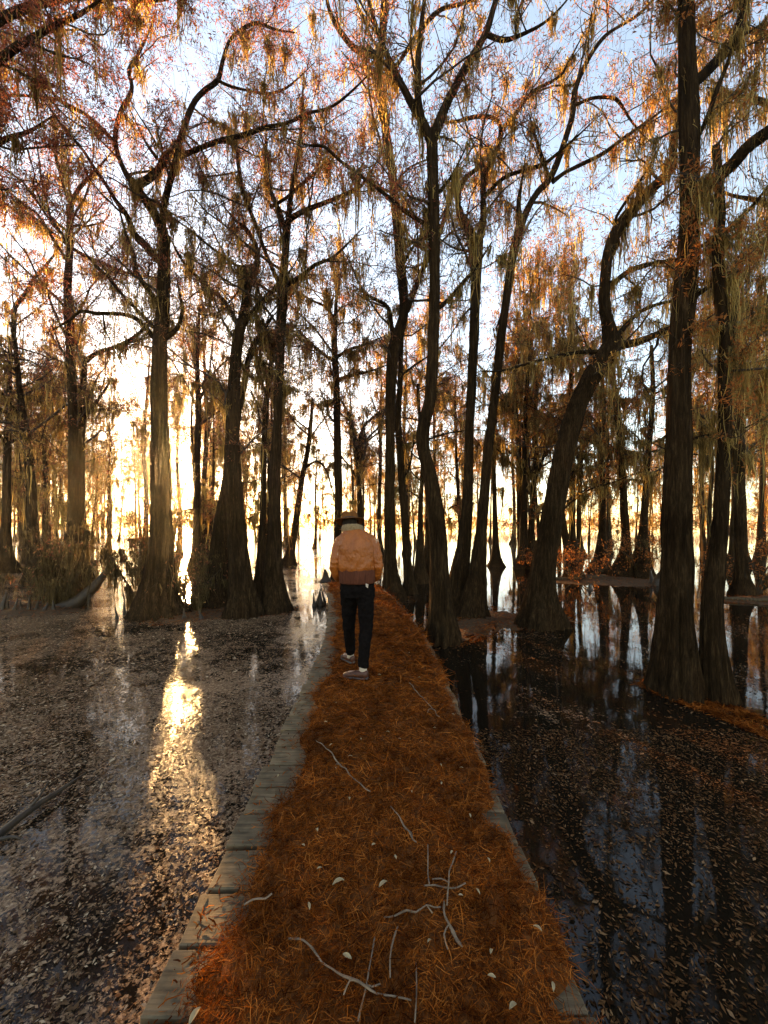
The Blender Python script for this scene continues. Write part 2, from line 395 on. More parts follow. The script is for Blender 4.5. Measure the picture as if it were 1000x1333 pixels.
for z, n, lr, wr, s in (((.6, 2.2), 36000, (.016, .052), (.0013, .0031), 1), ((2.2, 3.8), 21000, (.022, .06), (.0018, .004), 2),
                        ((3.8, 6.5), 12000, (.04, .10), (.004, .007), 3), ((6.5, 10.9), 7000, (.05, .12), (.006, .012), 4)):
    a.add(*needles('x', z, n, lr, wr, s))
nl = a.build('needles', M['needle'], litter, smooth=False); tag(nl, kind='stuff')

# ------------------------------------------------------------------ cypress trees
def branch_curves(rg, starts, dirs, lens, K, up, wander):
    N = len(starts); pts = [starts]; d = dirs.copy(); st = (lens / (K - 1))[:, None]
    for k in range(K - 1):
        d = unit(d + rg.normal(0, wander, (N, 3)) + np.array([0, 0, up]) * (1 - 1.6 * k / (K - 1)))
        pts.append(pts[-1] + d * st)
    return np.stack(pts, 1)
def spawn(rg, curves, radii, n, tmin, spread, lr):
    """children start points, directions, radius on a batch of parent curves (N,K,3)"""
    N, K, _ = curves.shape; ip = rg.integers(0, N, n); t = rg.uniform(tmin, 1, n) * (K - 1.001)
    k = t.astype(int); f = (t - k)[:, None]
    s = curves[ip, k] * (1 - f) + curves[ip, k + 1] * f
    tan = unit(curves[ip, k + 1] - curves[ip, k]); r = radii[ip, k] * (1 - f[:, 0]) + radii[ip, k + 1] * f[:, 0]
    d = unit(tan * .55 + unit(rg.normal(0, 1, (n, 3)) * np.array([1, 1, .7])) * spread)
    return s, d, r, rg.uniform(*lr, n)
def leaves(rg, pts, n, ln, wd):
    hot = rg.integers(0, len(pts), max(1, n // 14)); i = np.where(rg.random(n) < .6, hot[rg.integers(0, len(hot), n)], rg.integers(0, len(pts), n)); b = pts[i] + rg.normal(0, .045, (n, 3)) * (ln / .08)
    d = unit(rg.normal(0, 1, (n, 3)) + np.array([0, 0, -.75])); L = rg.uniform(.6, 1.3, n)[:, None] * ln
    s = unit(np.cross(d, rg.normal(0, 1, (n, 3)))) * (rg.uniform(.6, 1.3, n)[:, None] * wd)
    V = np.stack([b, b + d * L * .5 + s, b + d * L, b + d * L * .5 - s], 1).reshape(-1, 3)
    return V, np.arange(n * 4).reshape(-1, 4)
def moss_strands(rg, pts, nclump, per, lr, w0, spread=.09):
    i = rg.integers(0, len(pts), nclump); c = pts[i]; L = rg.lognormal(0, .5, nclump) * rg.uniform(*lr, nclump)
    c = np.repeat(c, per, 0); L = np.repeat(L, per); N = len(c)
    off = rg.normal(0, spread, (N, 3)) * np.array([1, 1, .25]); b = c + off
    le = L * rg.uniform(.12, 1, N) ** 1.2 * np.exp(-(np.linalg.norm(off[:, :2], axis=1) / (spread * 2.2)) ** 2)
    K = 5; t = np.linspace(0, 1, K)
    sway = rg.normal(0, .06, (N, 3)) * np.array([1, 1, 0])
    tgt = (c - b) * np.array([.6, .6, 0])
    p = b[:, None, :] + np.array([0, 0, -1.])[None, None] * (le[:, None] * t)[:, :, None] + (sway * le[:, None] + tgt)[:, None, :] * (t ** 1.5)[None, :, None]
    p[:, 1:] += rg.normal(0, .017, (N, K - 1, 3)) * (w0 / .0165) ** .5
    a = rg.uniform(0, 3.14, N); wv = np.column_stack([np.cos(a), np.sin(a), np.zeros(N)])[:, None, :]
    prof = np.array([.5, 1, .8, .5, .06])[None, :, None] * (w0 * .9 * rg.uniform(.4, 1.6, N))[:, None, None]
    A = p - wv * prof * .5; B = p + wv * prof * .5
    V = np.stack([A, B], 2).reshape(-1, 3); n = np.arange(N)[:, None] * K * 2; k = np.arange(K - 1)[None] * 2
    return V, np.stack([n + k, n + k + 1, n + k + 3, n + k + 2], -1).reshape(-1, 4)

MOSSF = 1.0
def crown(rg, root, origin, limbs, sc_, n1, n2, n3, nleaf, nmoss, leafm, mossL=(.3, .9), leaf=(.08, .011), mw=.02, mossm='moss', extra_moss=None):
    """secondary branches, twigs, leaves and moss grown on the limb curves; limbs: list of (C, R, tmin)"""
    K = 12; LC = []; LR = []
    for C, R, tm in limbs:
        i = np.linspace(tm * (len(C) - 1), len(C) - 1, K)
        LC.append(np.stack([np.interp(i, np.arange(len(C)), C[:, q]) for q in range(3)], 1)); LR.append(np.interp(i, np.arange(len(C)), R))
    LC = np.array(LC); LR = np.array(LR)
    ln = np.linalg.norm(np.diff(LC, axis=1), axis=2).sum(1); w = ln / ln.sum()
    rep = np.concatenate([np.full(max(1, int(round(x * 24))), q) for q, x in enumerate(w)]); LCw, LRw = LC[rep], LR[rep]
    ab = Acc()
    n1, n2, n3, nleaf = int(n1 * 1.15), int(n2 * 1.25), int(n3 * 1.35), int(nleaf * 1.9)
    s, d, r, L = spawn(rg, LCw, LRw, n1, .05, 1.0, (.7 * sc_, 2.1 * sc_))
    B1 = branch_curves(rg, s, d, L, 7, .16, .20); R1 = np.clip(r * .45, .006 * sc_, .03 * sc_)[:, None] * np.linspace(1, .35, 7)[None]
    ab.add(*tubes(B1, R1, 5))
    s, d, r, L = spawn(rg, B1, R1, n2, .15, 1.1, (.35 * sc_, 1.0 * sc_))
    B2 = branch_curves(rg, s, d, L, 5, .06, .25); R2 = np.clip(r * .6, .0035 * sc_, .012 * sc_)[:, None] * np.linspace(1, .4, 5)[None]
    ab.add(*tubes(B2, R2, 3))
    s, d, r, L = spawn(rg, B2, R2, n3, .1, 1.2, (.15 * sc_, .5 * sc_))
    B3 = branch_curves(rg, s, d, L, 3, -.05, .25); R3 = np.full((n3, 3), .0028 * sc_) * np.array([1, .8, .45])
    ab.add(*tubes(B3, R3, 3))
    tag(ab.build('branches', M['twig'], root, origin), kind='stuff')
    if nleaf:
        al = Acc(); pts = np.concatenate([B3.reshape(-1, 3), B3[:, 1:].reshape(-1, 3), B2[:, 2:].reshape(-1, 3)])
        al.add(*leaves(rg, pts, nleaf, leaf[0], leaf[1])); tag(al.build('foliage', leafm, root, origin, smooth=False), kind='stuff')
    if nmoss:
        am = Acc(); pts = np.concatenate([np.repeat(LC.reshape(-1, 3), 1, 0), B1[:, 1:].reshape(-1, 3), B2[::4, 2:].reshape(-1, 3)])
        per = 13 if mw < .010 else 10
        am.add(*moss_strands(rg, pts, int(nmoss * .6), per, (mossL[0] * .7, mossL[1] * .75), mw, .09))
        li = np.concatenate([C[int(max(tm, .12) * len(C)):] - np.array([0, 0, 1]) * R[int(max(tm, .12) * len(C)):, None] * .7 for C, R, tm in limbs[1:]] or [LC.reshape(-1, 3)])
        hot = np.concatenate([li[rg.integers(0, len(li), max(4, int(nmoss * .05)))], B1[rg.integers(0, len(B1), max(4, int(nmoss * .05))), rg.integers(1, 5, max(4, int(nmoss * .05)))]])
        am.add(*moss_strands(rg, hot, int(nmoss * .55), per, (mossL[0] * .9, mossL[1] * 1.05), mw * 1.15, .065 * sc_))
        if extra_moss is not None:
            for pts2, n, LL in extra_moss: am.add(*moss_strands(rg, pts2, n, 9, LL, mw))
        tag(am.build('moss', M[mossm], root, origin, smooth=False), kind='stuff')

def traced_tree(label, Y, trunk, limbs, seed, sides=22, flute=.2, n=(26, 150, 800), nleaf=7000, nmoss=200, leafm=0, auto=0,
                group='cypress trees standing around the boardwalk', barkm='bark', mossL=(.3, .9), tmin=.55, name='cypress_tree', flare_h=.8, mw=.0165, leaf=(.078, .0078), extend=True):
    rg = np.random.default_rng(seed); sc_ = Y / 8.0
    def to3(pl, slope=0.0):
        out = []; p0 = np.array(pl[0][:2])
        for e in pl:
            dist = np.hypot(e[0] - p0[0], e[1] - p0[1]) / FPX * Y
            y = Y + slope * dist; pt = P(e[0], e[1], y); out.append((*pt, e[2] * .5 / FPX * y))
        return np.array(out)
    tp = to3(trunk); base = np.array([tp[0][0], Y, 0.])
    tp = np.vstack([[tp[0][0], Y, -.35, tp[0][3] * 1.12], tp])
    root = empty(name, tuple(base)); tag(root, label, 'tree', group)
    at = Acc(); C, R = stem(at, tp, int(sides * 1.7), .09 if Y < 11 else .2, flute * 1.35, int(rg.integers(5, 9)) * 2, .055, flare_h * 1.25, rg)
    at.build('trunk', M[barkm], root, base); LL = [(C, R, tmin)]
    for l in limbs:
        l3 = to3(l, rg.uniform(-.35, .35)); y0 = Y
        if extend and len(l3) > 2 and l3[-1, 3] > .012 * sc_:
            d = l3[-1, :3] - l3[-2, :3]; d /= np.linalg.norm(d); e = l3[-1].copy(); e[:3] += d * .5 * sc_ + np.array([0, 0, .1]); e[3] *= .4; l3 = np.vstack([l3, e])
        al = Acc(); c, r = stem(al, l3, 9, .10 * max(sc_, .7), 0, 6, .06, .8, rg); al.build('limb', M[barkm], root, base); LL.append((c, r, .12))
    for q in range(auto):
        k = int(rg.uniform(.45, .97) * (len(C) - 1)); az = rg.uniform(0, 6.28); Ls = rg.uniform(.8, 2.6) * sc_
        d = np.array([math.cos(az), math.sin(az), rg.uniform(.2, 1.1)]); d /= np.linalg.norm(d)
        pts = branch_curves(rg, C[k][None], d[None], np.array([Ls]), 6, .12, .2)[0]; r0 = R[k] * .5
        l3 = np.column_stack([pts, np.linspace(r0, r0 * .2, 6)])
        al = Acc(); c, r = stem(al, l3, 8, .15 * max(sc_, .7), 0, 6, .05, .8, rg); al.build('limb', M[barkm], root, base); LL.append((c, r, .1))
    crown(rg, root, base, LL, sc_, n[0], n[1], n[2], nleaf, nmoss, LEAFM[leafm], mossL, (leaf[0] * max(1, Y / 9), leaf[1] * max(1, Y / 9)), mw * max(1, Y / 8))
    return root

# ---- near right pair of stems
traced_tree('massive twin-stemmed cypress nearest the camera on the right, dark fluted base in water', 4.4,
    [(879, 893, 70), (879, 870, 60), (880, 835, 50), (880, 800, 44), (881, 720, 39), (882, 640, 36), (884, 560, 32), (884, 500, 28), (886, 440, 28), (893, 380, 29), (897, 300, 25), (898, 220, 24), (897, 150, 24), (895, 80, 22), (893, 0, 19), (890, -80, 15)],
    [[(905, 265, 16), (915, 247, 17), (930, 233, 17), (955, 213, 17), (970, 195, 16), (1000, 172, 15), (1050, 140, 13)],
     [(903, 108, 13), (918, 95, 13), (935, 77, 13), (955, 55, 13), (965, 25, 11), (972, -10, 10)],
     [(900, 195, 6), (920, 155, 6), (935, 112, 6), (947, 82, 5), (960, 40, 4)],
     [(905, 386, 6), (925, 372, 5.5), (945, 358, 5), (975, 330, 5), (1010, 300, 4)],
     [(893, 574, 4), (915, 568, 3.5), (940, 563, 3), (972, 556, 2)]],
    101, 34, .17, (28, 150, 800), 4500, 330, 1, mossL=(.35, .8), tmin=.5, flare_h=.7, mw=.008, leaf=(.06, .008))
traced_tree('slimmer dark stem leaning out from the foot of the nearest right-hand cypress', 4.25,
    [(934, 908, 48), (931, 885, 40), (929, 850, 33), (927, 800, 28), (931, 740, 25), (938, 680, 20), (942, 600, 17), (944, 560, 16.5), (943, 500, 16), (942, 430, 16), (937, 380, 15), (935, 320, 15), (937, 280, 14), (936, 240, 12), (932, 190, 10)],
    [[(945, 470, 9), (952, 440, 8), (956, 410, 7), (955, 395, 5)], [(937, 330, 9), (944, 305, 7), (962, 285, 5), (985, 262, 4)]],
    102, 26, .16, (14, 70, 350), 1500, 230, 1, mossL=(.3, .8), flare_h=.6, mw=.008, leaf=(.06, .008))
# ---- leaning tree right of the deck
traced_tree('thick cypress leaning right in a long curve, flared fluted foot beside the mud bank', 7.4,
    [(704, 813, 72), (704, 800, 60), (703, 780, 46), (705, 755, 37), (711, 715, 33), (721, 662, 30), (732, 600, 29), (745, 550, 28), (756, 518, 27), (775, 482, 27), (793, 457, 30), (800, 440, 24)],
    [[(797, 448, 24), (791, 420, 16), (787, 390, 14), (789, 350, 13), (795, 320, 15), (810, 290, 17), (832, 262, 16), (857, 238, 14), (874, 218, 12), (877, 185, 9), (884, 150, 8), (890, 110, 6)],
     [(803, 450, 13), (830, 445, 10), (855, 435, 9), (873, 428, 8), (905, 424, 5)],
     [(803, 438, 8), (818, 420, 6), (835, 405, 5), (860, 395, 4), (890, 388, 3)],
     [(792, 374, 8), (802, 366, 7), (820, 352, 7), (850, 343, 6), (885, 337, 5)],
     [(785, 458, 6), (750, 459, 5), (700, 470, 4), (655, 482, 3)],
     [(793, 335, 6), (805, 318, 5), (800, 290, 4), (815, 262, 4), (838, 228, 3)]],
    103, 30, .22, (17, 95, 480), 3000, 330, 1, tmin=.8, flare_h=.45, mossL=(.3, .9))
# ---- tall tree at the deck's right edge
traced_tree('tall forked cypress at the right edge of the boardwalk with pale fluted foot', 6.4,
    [(577, 834, 62), (577, 818, 50), (575, 790, 38), (572, 750, 30), (570, 700, 27), (566, 660, 25), (560, 620, 21), (553, 592, 19), (550, 570, 20), (553, 548, 19), (560, 520, 18), (562, 490, 17), (564, 440, 17), (566, 390, 16), (566, 350, 16), (565, 300, 18), (564, 250, 17), (563, 200, 17), (562, 172, 16)],
    [[(560, 180, 13), (548, 155, 11), (536, 135, 10), (524, 112, 9), (512, 88, 8), (502, 68, 7), (490, 35, 6), (480, 0, 5)],
     [(552, 165, 8), (545, 130, 9), (544, 100, 9), (546, 60, 7), (550, 20, 6), (555, -20, 4)],
     [(564, 180, 14), (577, 145, 12), (592, 115, 11), (605, 90, 11), (620, 65, 10), (633, 42, 9), (640, 20, 8), (650, -15, 7)],
     [(636, 46, 6), (655, 52, 6), (672, 48, 5), (700, 35, 4), (720, 20, 3), (742, -5, 2)],
     [(672, 46, 4), (672, 25, 4), (680, 0, 3)],
     [(558, 294, 6), (530, 277, 5), (505, 256, 5), (474, 232, 4.5), (445, 211, 4), (422, 191, 4), (400, 189, 3)],
     [(571, 402, 6), (588, 386, 6), (603, 368, 6), (618, 350, 4)],
     [(572, 250, 5), (582, 238, 4), (592, 222, 3)]],
    104, 28, .2, (24, 130, 650), 3000, 400, 0, tmin=.75, flare_h=.5)
# ---- pair behind it
traced_tree('straight dark cypress behind the tall forked one, crook-armed fork high up', 8.6,
    [(594, 797, 44), (596, 770, 34), (601, 730, 26), (605, 700, 20), (609, 640, 15), (611, 560, 13), (614, 500, 14), (617, 440, 14), (619, 380, 15), (621, 340, 16), (622, 312, 16)],
    [[(618, 312, 12), (606, 291, 9), (598, 275, 8), (597, 255, 7), (603, 235, 7), (618, 222, 5), (625, 212, 4)],
     [(625, 308, 12), (629, 285, 9), (629, 260, 8), (630, 230, 8), (640, 208, 7), (648, 190, 7), (652, 170, 6), (648, 158, 5), (635, 152, 5), (615, 153, 5), (595, 158, 4)],
     [(651, 172, 6), (670, 150, 5), (685, 128, 5), (700, 115, 4), (715, 108, 4), (730, 98, 3), (738, 85, 3)],
     [(632, 254, 5), (655, 232, 5), (680, 222, 5), (705, 215, 5), (722, 203, 4)]],
    105, 24, .2, (22, 130, 650), 3200, 300, 2, tmin=.8, flare_h=.6)
traced_tree('slanting slender cypress leaning right, its crown reaching over open blue sky', 8.2,
    [(613, 803, 54), (616, 785, 40), (621, 752, 27), (626, 700, 18), (630, 650, 15), (635, 590, 14), (641, 540, 13), (648, 480, 13), (655, 420, 12), (662, 370, 12), (668, 330, 12), (676, 300, 12), (688, 270, 9), (700, 250, 9), (712, 238, 9), (720, 225, 9), (728, 205, 9), (738, 175, 8), (745, 150, 8), (748, 120, 8), (757, 95, 7), (770, 70, 6), (785, 50, 5), (800, 38, 4), (830, 20, 4), (850, 0, 3)],
    [[(720, 236, 7), (735, 225, 5), (755, 215, 5), (785, 200, 5), (815, 178, 5), (840, 160, 4), (860, 145, 3)],
     [(714, 232, 6), (706, 206, 5), (700, 188, 4)], [(674, 302, 9), (676, 285, 8), (675, 262, 6), (678, 245, 4)],
     [(747, 138, 4), (770, 128, 4), (795, 127, 4), (806, 133, 4), (818, 152, 3), (830, 168, 2)]],
    106, 24, .2, (20, 110, 520), 2200, 260, 0, tmin=.5, flare_h=.55)
# ---- centre tree past the deck's right side
traced_tree('tall cypress rising just right of the walking person with a big arm curling left', 10.0,
    [(512, 778, 40), (510, 760, 28), (508, 735, 20), (508, 700, 18), (507, 650, 16), (508, 600, 15), (508, 550, 15), (509, 500, 16), (512, 460, 18), (520, 430, 17), (526, 405, 15), (524, 370, 15), (521, 340, 15), (518, 300, 14), (514, 260, 13), (510, 220, 13), (505, 190, 13), (500, 150, 12), (495, 110, 13), (493, 90, 13), (497, 60, 12), (499, 30, 12), (501, 0, 12), (502, -60, 10)],
    [[(494, 72, 9), (475, 68, 8), (460, 62, 8), (448, 48, 7), (436, 30, 6), (428, 10, 5), (424, -15, 4)],
     [(497, 112, 5), (515, 88, 5), (540, 50, 6), (555, 30, 6), (575, 12, 5), (605, 4, 4)],
     [(530, 405, 7), (550, 352, 7), (567, 317, 7), (580, 280, 6), (588, 252, 4)],
     [(516, 448, 9), (510, 425, 7), (507, 405, 6), (500, 395, 5), (485, 388, 4)],
     [(523, 350, 5), (532, 330, 4), (545, 312, 3)]],
    107, 22, .2, (30, 180, 950), 5000, 330, 0, tmin=.45)
traced_tree('thin leaning cypress between the two tallest trunks right of the person', 11.0,
    [(533, 772, 26), (532, 755, 17), (530, 730, 13), (527, 680, 12), (523, 620, 11), (520, 580, 10), (518, 545, 10), (521, 500, 8), (522, 460, 7), (525, 420, 5)], [], 108, 16, .2, (14, 70, 350), 1200, 110, 2, auto=3, tmin=.7)
traced_tree('dark slim cypress half hidden behind the forked trunk at deck edge', 13.0,
    [(547, 759, 26), (547, 735, 17), (547, 700, 10), (548, 650, 7), (550, 600, 6), (546, 540, 5), (544, 500, 4)], [], 109, 14, .2, (12, 60, 300), 1000, 90, 2, auto=3, tmin=.6)
# ---- left big tree
traced_tree('large cypress left of the sun with wide forked crown and broad flared foot', 8.3,
    [(205, 800, 84), (205, 785, 66), (206, 765, 52), (208, 730, 38), (210, 680, 30), (209, 620, 27), (208, 560, 24), (207, 500, 22), (208, 450, 20), (211, 420, 19), (213, 380, 18), (214, 340, 17), (213, 310, 15), (209, 290, 13)],
    [[(211, 298, 13), (203, 282, 12), (193, 266, 12), (183, 252, 12), (175, 240, 12), (168, 232, 9), (162, 222, 7), (155, 205, 6), (150, 185, 6), (152, 165, 6), (158, 145, 6), (168, 128, 6), (172, 112, 5), (168, 92, 5), (178, 75, 4), (190, 50, 3)],
     [(174, 242, 11), (190, 235, 10), (205, 222, 9), (217, 205, 9), (228, 195, 8), (237, 175, 7), (245, 150, 7), (255, 130, 6), (270, 115, 6), (284, 104, 6), (290, 80, 5), (298, 55, 4), (312, 40, 4), (335, 30, 4), (357, 38, 3)],
     [(211, 295, 10), (214, 268, 8), (221, 238, 8), (230, 205, 8)],
     [(234, 204, 7), (260, 193, 6), (290, 182, 6), (320, 175, 6), (345, 166, 5), (375, 160, 4), (400, 148, 4), (430, 140, 3), (452, 124, 3)],
     [(284, 105, 4), (302, 113, 3.5), (325, 118, 3), (347, 122, 3), (368, 117, 3), (386, 104, 2)],
     [(211, 345, 9), (190, 320, 10), (175, 305, 9), (165, 280, 7), (150, 260, 6), (138, 240, 5), (125, 222, 5), (110, 198, 4), (95, 180, 4), (82, 165, 3)],
     [(209, 402, 8), (192, 375, 6), (180, 358, 6), (172, 330, 5), (165, 308, 4)],
     [(205, 445, 8), (188, 425, 6), (172, 412, 6), (150, 408, 5), (125, 408, 5), (105, 405, 4), (92, 416, 3)],
     [(204, 430, 6), (180, 405, 5), (160, 385, 4), (140, 360, 4), (118, 338, 3)],
     [(214, 442, 7), (231, 427, 6), (238, 402, 5), (235, 388, 4)],
     [(152, 188, 6), (130, 165, 5), (110, 148, 5), (90, 138, 5), (75, 128, 5), (50, 95, 4), (25, 60, 3), (8, 20, 3)],
     [(78, 130, 4), (40, 125, 3), (0, 123, 3)],
     [(204, 205, 5), (194, 192, 4), (186, 178, 3)]],
    110, 30, .2, (56, 380, 2200), 19000, 560, 0, tmin=.8, flare_h=.55)
traced_tree('cypress right of the sun, moss-shaggy trunk forking above a pale left arm', 8.3,
    [(319, 799, 60), (318, 785, 48), (315, 765, 36), (312, 730, 29), (308, 690, 27), (305, 640, 25), (303, 590, 22), (303, 550, 19), (304, 520, 17), (306, 480, 16), (310, 440, 15), (315, 420, 13)],
    [[(313, 428, 12), (318, 400, 10), (322, 375, 10), (328, 355, 10), (335, 340, 8), (333, 320, 6), (322, 300, 6), (308, 288, 4)],
     [(315, 424, 8), (330, 405, 7), (345, 388, 6), (362, 372, 5)],
     [(309, 422, 7), (298, 400, 5), (285, 385, 5), (272, 378, 5), (258, 362, 4), (242, 345, 4), (232, 330, 3)],
     [(324, 358, 4), (300, 340, 3), (270, 318, 3), (245, 297, 2.5), (230, 287, 2)]],
    111, 26, .2, (28, 180, 950), 5500, 420, 2, tmin=.45, flare_h=.55)
traced_tree('leaning cypress trunk half hidden behind the sun-side shaggy one', 9.2,
    [(281, 789, 56), (282, 770, 42), (284, 740, 31), (288, 690, 24), (295, 640, 18), (302, 590, 14), (310, 540, 10), (318, 500, 9), (323, 470, 8), (331, 446, 6), (346, 425, 5), (356, 410, 4)],
    [[(327, 458, 5), (340, 470, 4), (352, 488, 3)]], 112, 22, .2, (14, 80, 420), 2000, 170, 2, tmin=.7, flare_h=.6)
traced_tree('upright cypress left of the person, V-forked top and pale flared foot', 8.7,
    [(358, 795, 52), (358, 782, 42), (357, 760, 31), (357, 730, 24), (358, 680, 19), (358, 620, 17), (361, 560, 14), (362, 520, 14), (364, 480, 13), (365, 440, 14), (367, 400, 15), (368, 370, 14), (371, 340, 11), (373, 310, 11), (373, 295, 11)],
    [[(371, 298, 9), (361, 270, 7), (353, 250, 6), (347, 230, 6), (345, 210, 5), (346, 188, 4)],
     [(375, 296, 9), (378, 262, 7), (382, 235, 6), (387, 205, 6), (391, 180, 5), (393, 150, 4), (394, 128, 3)],
     [(377, 286, 7), (395, 275, 6), (420, 265, 6), (445, 255, 5), (470, 242, 4), (480, 228, 3)],
     [(364, 370, 6), (346, 330, 5), (336, 300, 5), (326, 275, 6), (315, 245, 6), (310, 210, 5)],
     [(372, 372, 6), (395, 357, 5), (410, 345, 5), (430, 337, 4), (446, 324, 3)],
     [(352, 270, 5), (372, 258, 4), (395, 238, 4), (418, 218, 3)]],
    113, 24, .22, (34, 210, 1150), 6500, 420, 2, tmin=.6, flare_h=.5)
traced_tree('thin stem rising close against the upright cypress left of the person', 9.6,
    [(334, 785, 28), (336, 770, 18), (340, 720, 12), (343, 650, 9), (344, 580, 8), (347, 520, 8), (353, 480, 7), (359, 440, 6), (366, 400, 4)], [], 114, 14, .2, (10, 60, 300), 1200, 120, 2, auto=2)
traced_tree('straight tall cypress at the left with pale upper trunk and thin arms', 12.0,
    [(96, 765, 40), (96, 745, 28), (96, 720, 19), (95, 680, 15), (96, 620, 13), (95, 560, 12), (94, 500, 12), (91, 440, 11), (90, 420, 12), (88, 380, 10), (90, 340, 10), (91, 300, 9), (92, 270, 8), (95, 255, 7)],
    [[(89, 342, 4), (70, 312, 4), (50, 280, 3), (30, 265, 3), (0, 240, 2)], [(94, 262, 6), (103, 245, 5), (115, 232, 4), (127, 220, 3)], [(91, 265, 5), (80, 230, 4), (73, 205, 4), (72, 180, 3)],
     [(92, 322, 5), (115, 335, 4), (140, 345, 4), (165, 355, 3), (190, 360, 3)], [(87, 318, 4), (65, 300, 3), (40, 280, 3), (15, 270, 2)]],
    115, 18, .2, (30, 180, 950), 6000, 330, 0, tmin=.5)
traced_tree('shorter forked cypress beside the straight tall one at left, arm bent right', 12.4,
    [(111, 763, 30), (110, 740, 20), (108, 690, 10), (106, 600, 9), (107, 540, 9), (109, 500, 8), (110, 465, 7)],
    [[(111, 470, 7), (122, 462, 6), (135, 456, 5), (150, 452, 5), (165, 445, 5), (182, 433, 4)], [(109, 468, 5), (102, 456, 4), (98, 440, 3)], [(108, 545, 6), (120, 530, 5), (128, 520, 4)]],
    116, 14, .2, (18, 100, 500), 2200, 230, 2, tmin=.6)
traced_tree('bent moss-hung cypress near the left edge with elbow-shaped arm', 13.0,
    [(49, 759, 40), (48, 740, 28), (45, 705, 15), (41, 640, 12), (37, 590, 11), (32, 555, 11), (27, 520, 8), (24, 490, 7), (20, 450, 6), (15, 420, 5)],
    [[(31, 552, 8), (15, 540, 6), (0, 533, 5), (-25, 524, 4)], [(17, 430, 5), (20, 400, 5), (32, 385, 5), (45, 362, 4), (62, 343, 3)]],
    117, 16, .2, (24, 150, 750), 4200, 380, 2, auto=2, tmin=.5)
traced_tree('cypress with broad foot cut by the left edge of the view', 16.0,
    [(8, 745, 38), (8, 730, 24), (8, 700, 13), (9, 640, 10), (10, 580, 9), (12, 500, 7), (14, 440, 5)], [], 118, 14, .2, (18, 100, 500), 2500, 260, 2, auto=4, tmin=.5)
traced_tree('slim cypress standing directly under the low sun', 17.0,
    [(256, 742, 28), (256, 725, 18), (256, 690, 11), (257, 650, 10), (257, 600, 9), (258, 560, 9), (258, 520, 8), (257, 480, 6), (258, 440, 5), (260, 400, 3)], [], 119, 14, .2, (16, 90, 420), 2000, 190, 2, auto=4, tmin=.5)
traced_tree('straight cypress directly behind the person and hat', 14.0,
    [(441, 754, 26), (441, 735, 17), (440, 700, 13), (441, 650, 12), (440, 600, 12), (439, 550, 11), (438, 500, 10), (436, 460, 9), (436, 430, 7), (438, 390, 5), (442, 360, 3)],
    [[(440, 494, 5), (460, 488, 4), (482, 483, 3)], [(437, 472, 5), (415, 456, 4), (398, 440, 3)], [(437, 466, 5), (455, 455, 4), (474, 449, 3)], [(438, 420, 4), (425, 400, 4), (408, 392, 3)]],
    120, 16, .2, (24, 150, 700), 3000, 420, 1, tmin=.5, mossL=(.4, 1.2))
traced_tree('slender forked cypress just right of the hat, far back', 20.0,
    [(471, 733, 22), (471, 720, 14), (470, 690, 10), (468, 640, 8), (466, 590, 8), (464, 572, 7)],
    [[(465, 580, 6), (459, 555, 5), (455, 540, 4), (448, 528, 3)], [(466, 578, 5), (474, 555, 4), (484, 545, 3), (495, 536, 3)]], 121, 12, .2, (14, 80, 380), 1500, 200, 2, tmin=.6)
traced_tree('inclined cypress at the edge of the bright channel left of the person', 19.0,
    [(376, 736, 24), (378, 722, 15), (382, 700, 10), (388, 660, 9), (394, 620, 8), (400, 590, 7), (404, 560, 6), (407, 520, 4)], [[(397, 610, 4), (412, 600, 3), (425, 612, 3), (432, 635, 2)]], 122, 12, .2, (14, 80, 380), 1500, 200, 2, auto=2, tmin=.5)
# ---- right middle distance
traced_tree('moss-hung cypress rising from the dark stump clump right of centre', 14.6,
    [(812, 751, 40), (813, 735, 26), (815, 710, 13), (812, 650, 10), (810, 600, 10), (806, 560, 9), (802, 520, 8), (798, 490, 7), (794, 450, 5), (796, 410, 4)], [], 123, 16, .25, (15, 80, 380), 1500, 330, 1, auto=5, tmin=.4, mossL=(.5, 1.4))
traced_tree('broad-footed cypress at the right end of the stump clump', 14.4,
    [(832, 753, 46), (834, 735, 30), (837, 700, 14), (840, 650, 9), (843, 600, 8), (848, 550, 7), (850, 500, 6), (848, 450, 5)], [], 124, 16, .25, (14, 75, 350), 1500, 330, 1, auto=5, tmin=.4, mossL=(.5, 1.4))
traced_tree('cypress at the left end of the stump clump right of centre', 16.0,
    [(780, 746, 32), (782, 730, 20), (784, 690, 10), (785, 640, 8), (783, 590, 7), (786, 540, 6), (784, 490, 5)], [], 125, 14, .25, (12, 70, 320), 1300, 300, 1, auto=5, tmin=.4, mossL=(.5, 1.4))
traced_tree('dark straight cypress behind the twin-stemmed tree toward the right edge', 10.7,
    [(967, 775, 34), (966, 758, 22), (965, 735, 15), (964, 680, 14), (963, 620, 13), (962, 560, 14), (962, 520, 13), (958, 470, 11), (957, 440, 9), (960, 400, 6), (958, 350, 4)],
    [[(966, 517, 6), (982, 503, 5), (1002, 496, 4), (1030, 480, 3)]], 126, 18, .2, (26, 150, 700), 2600, 520, 1, auto=4, tmin=.4, mossL=(.4, 1.2))
traced_tree('short crooked cypress stem right of the leaning tree', 14.5,
    [(747, 751, 28), (745, 735, 18), (738, 710, 11), (733, 680, 9), (728, 640, 7), (730, 600, 5), (727, 560, 4)], [], 127, 14, .25, (12, 70, 350), 1400, 240, 1, auto=3, tmin=.4, mossL=(.4, 1.2))
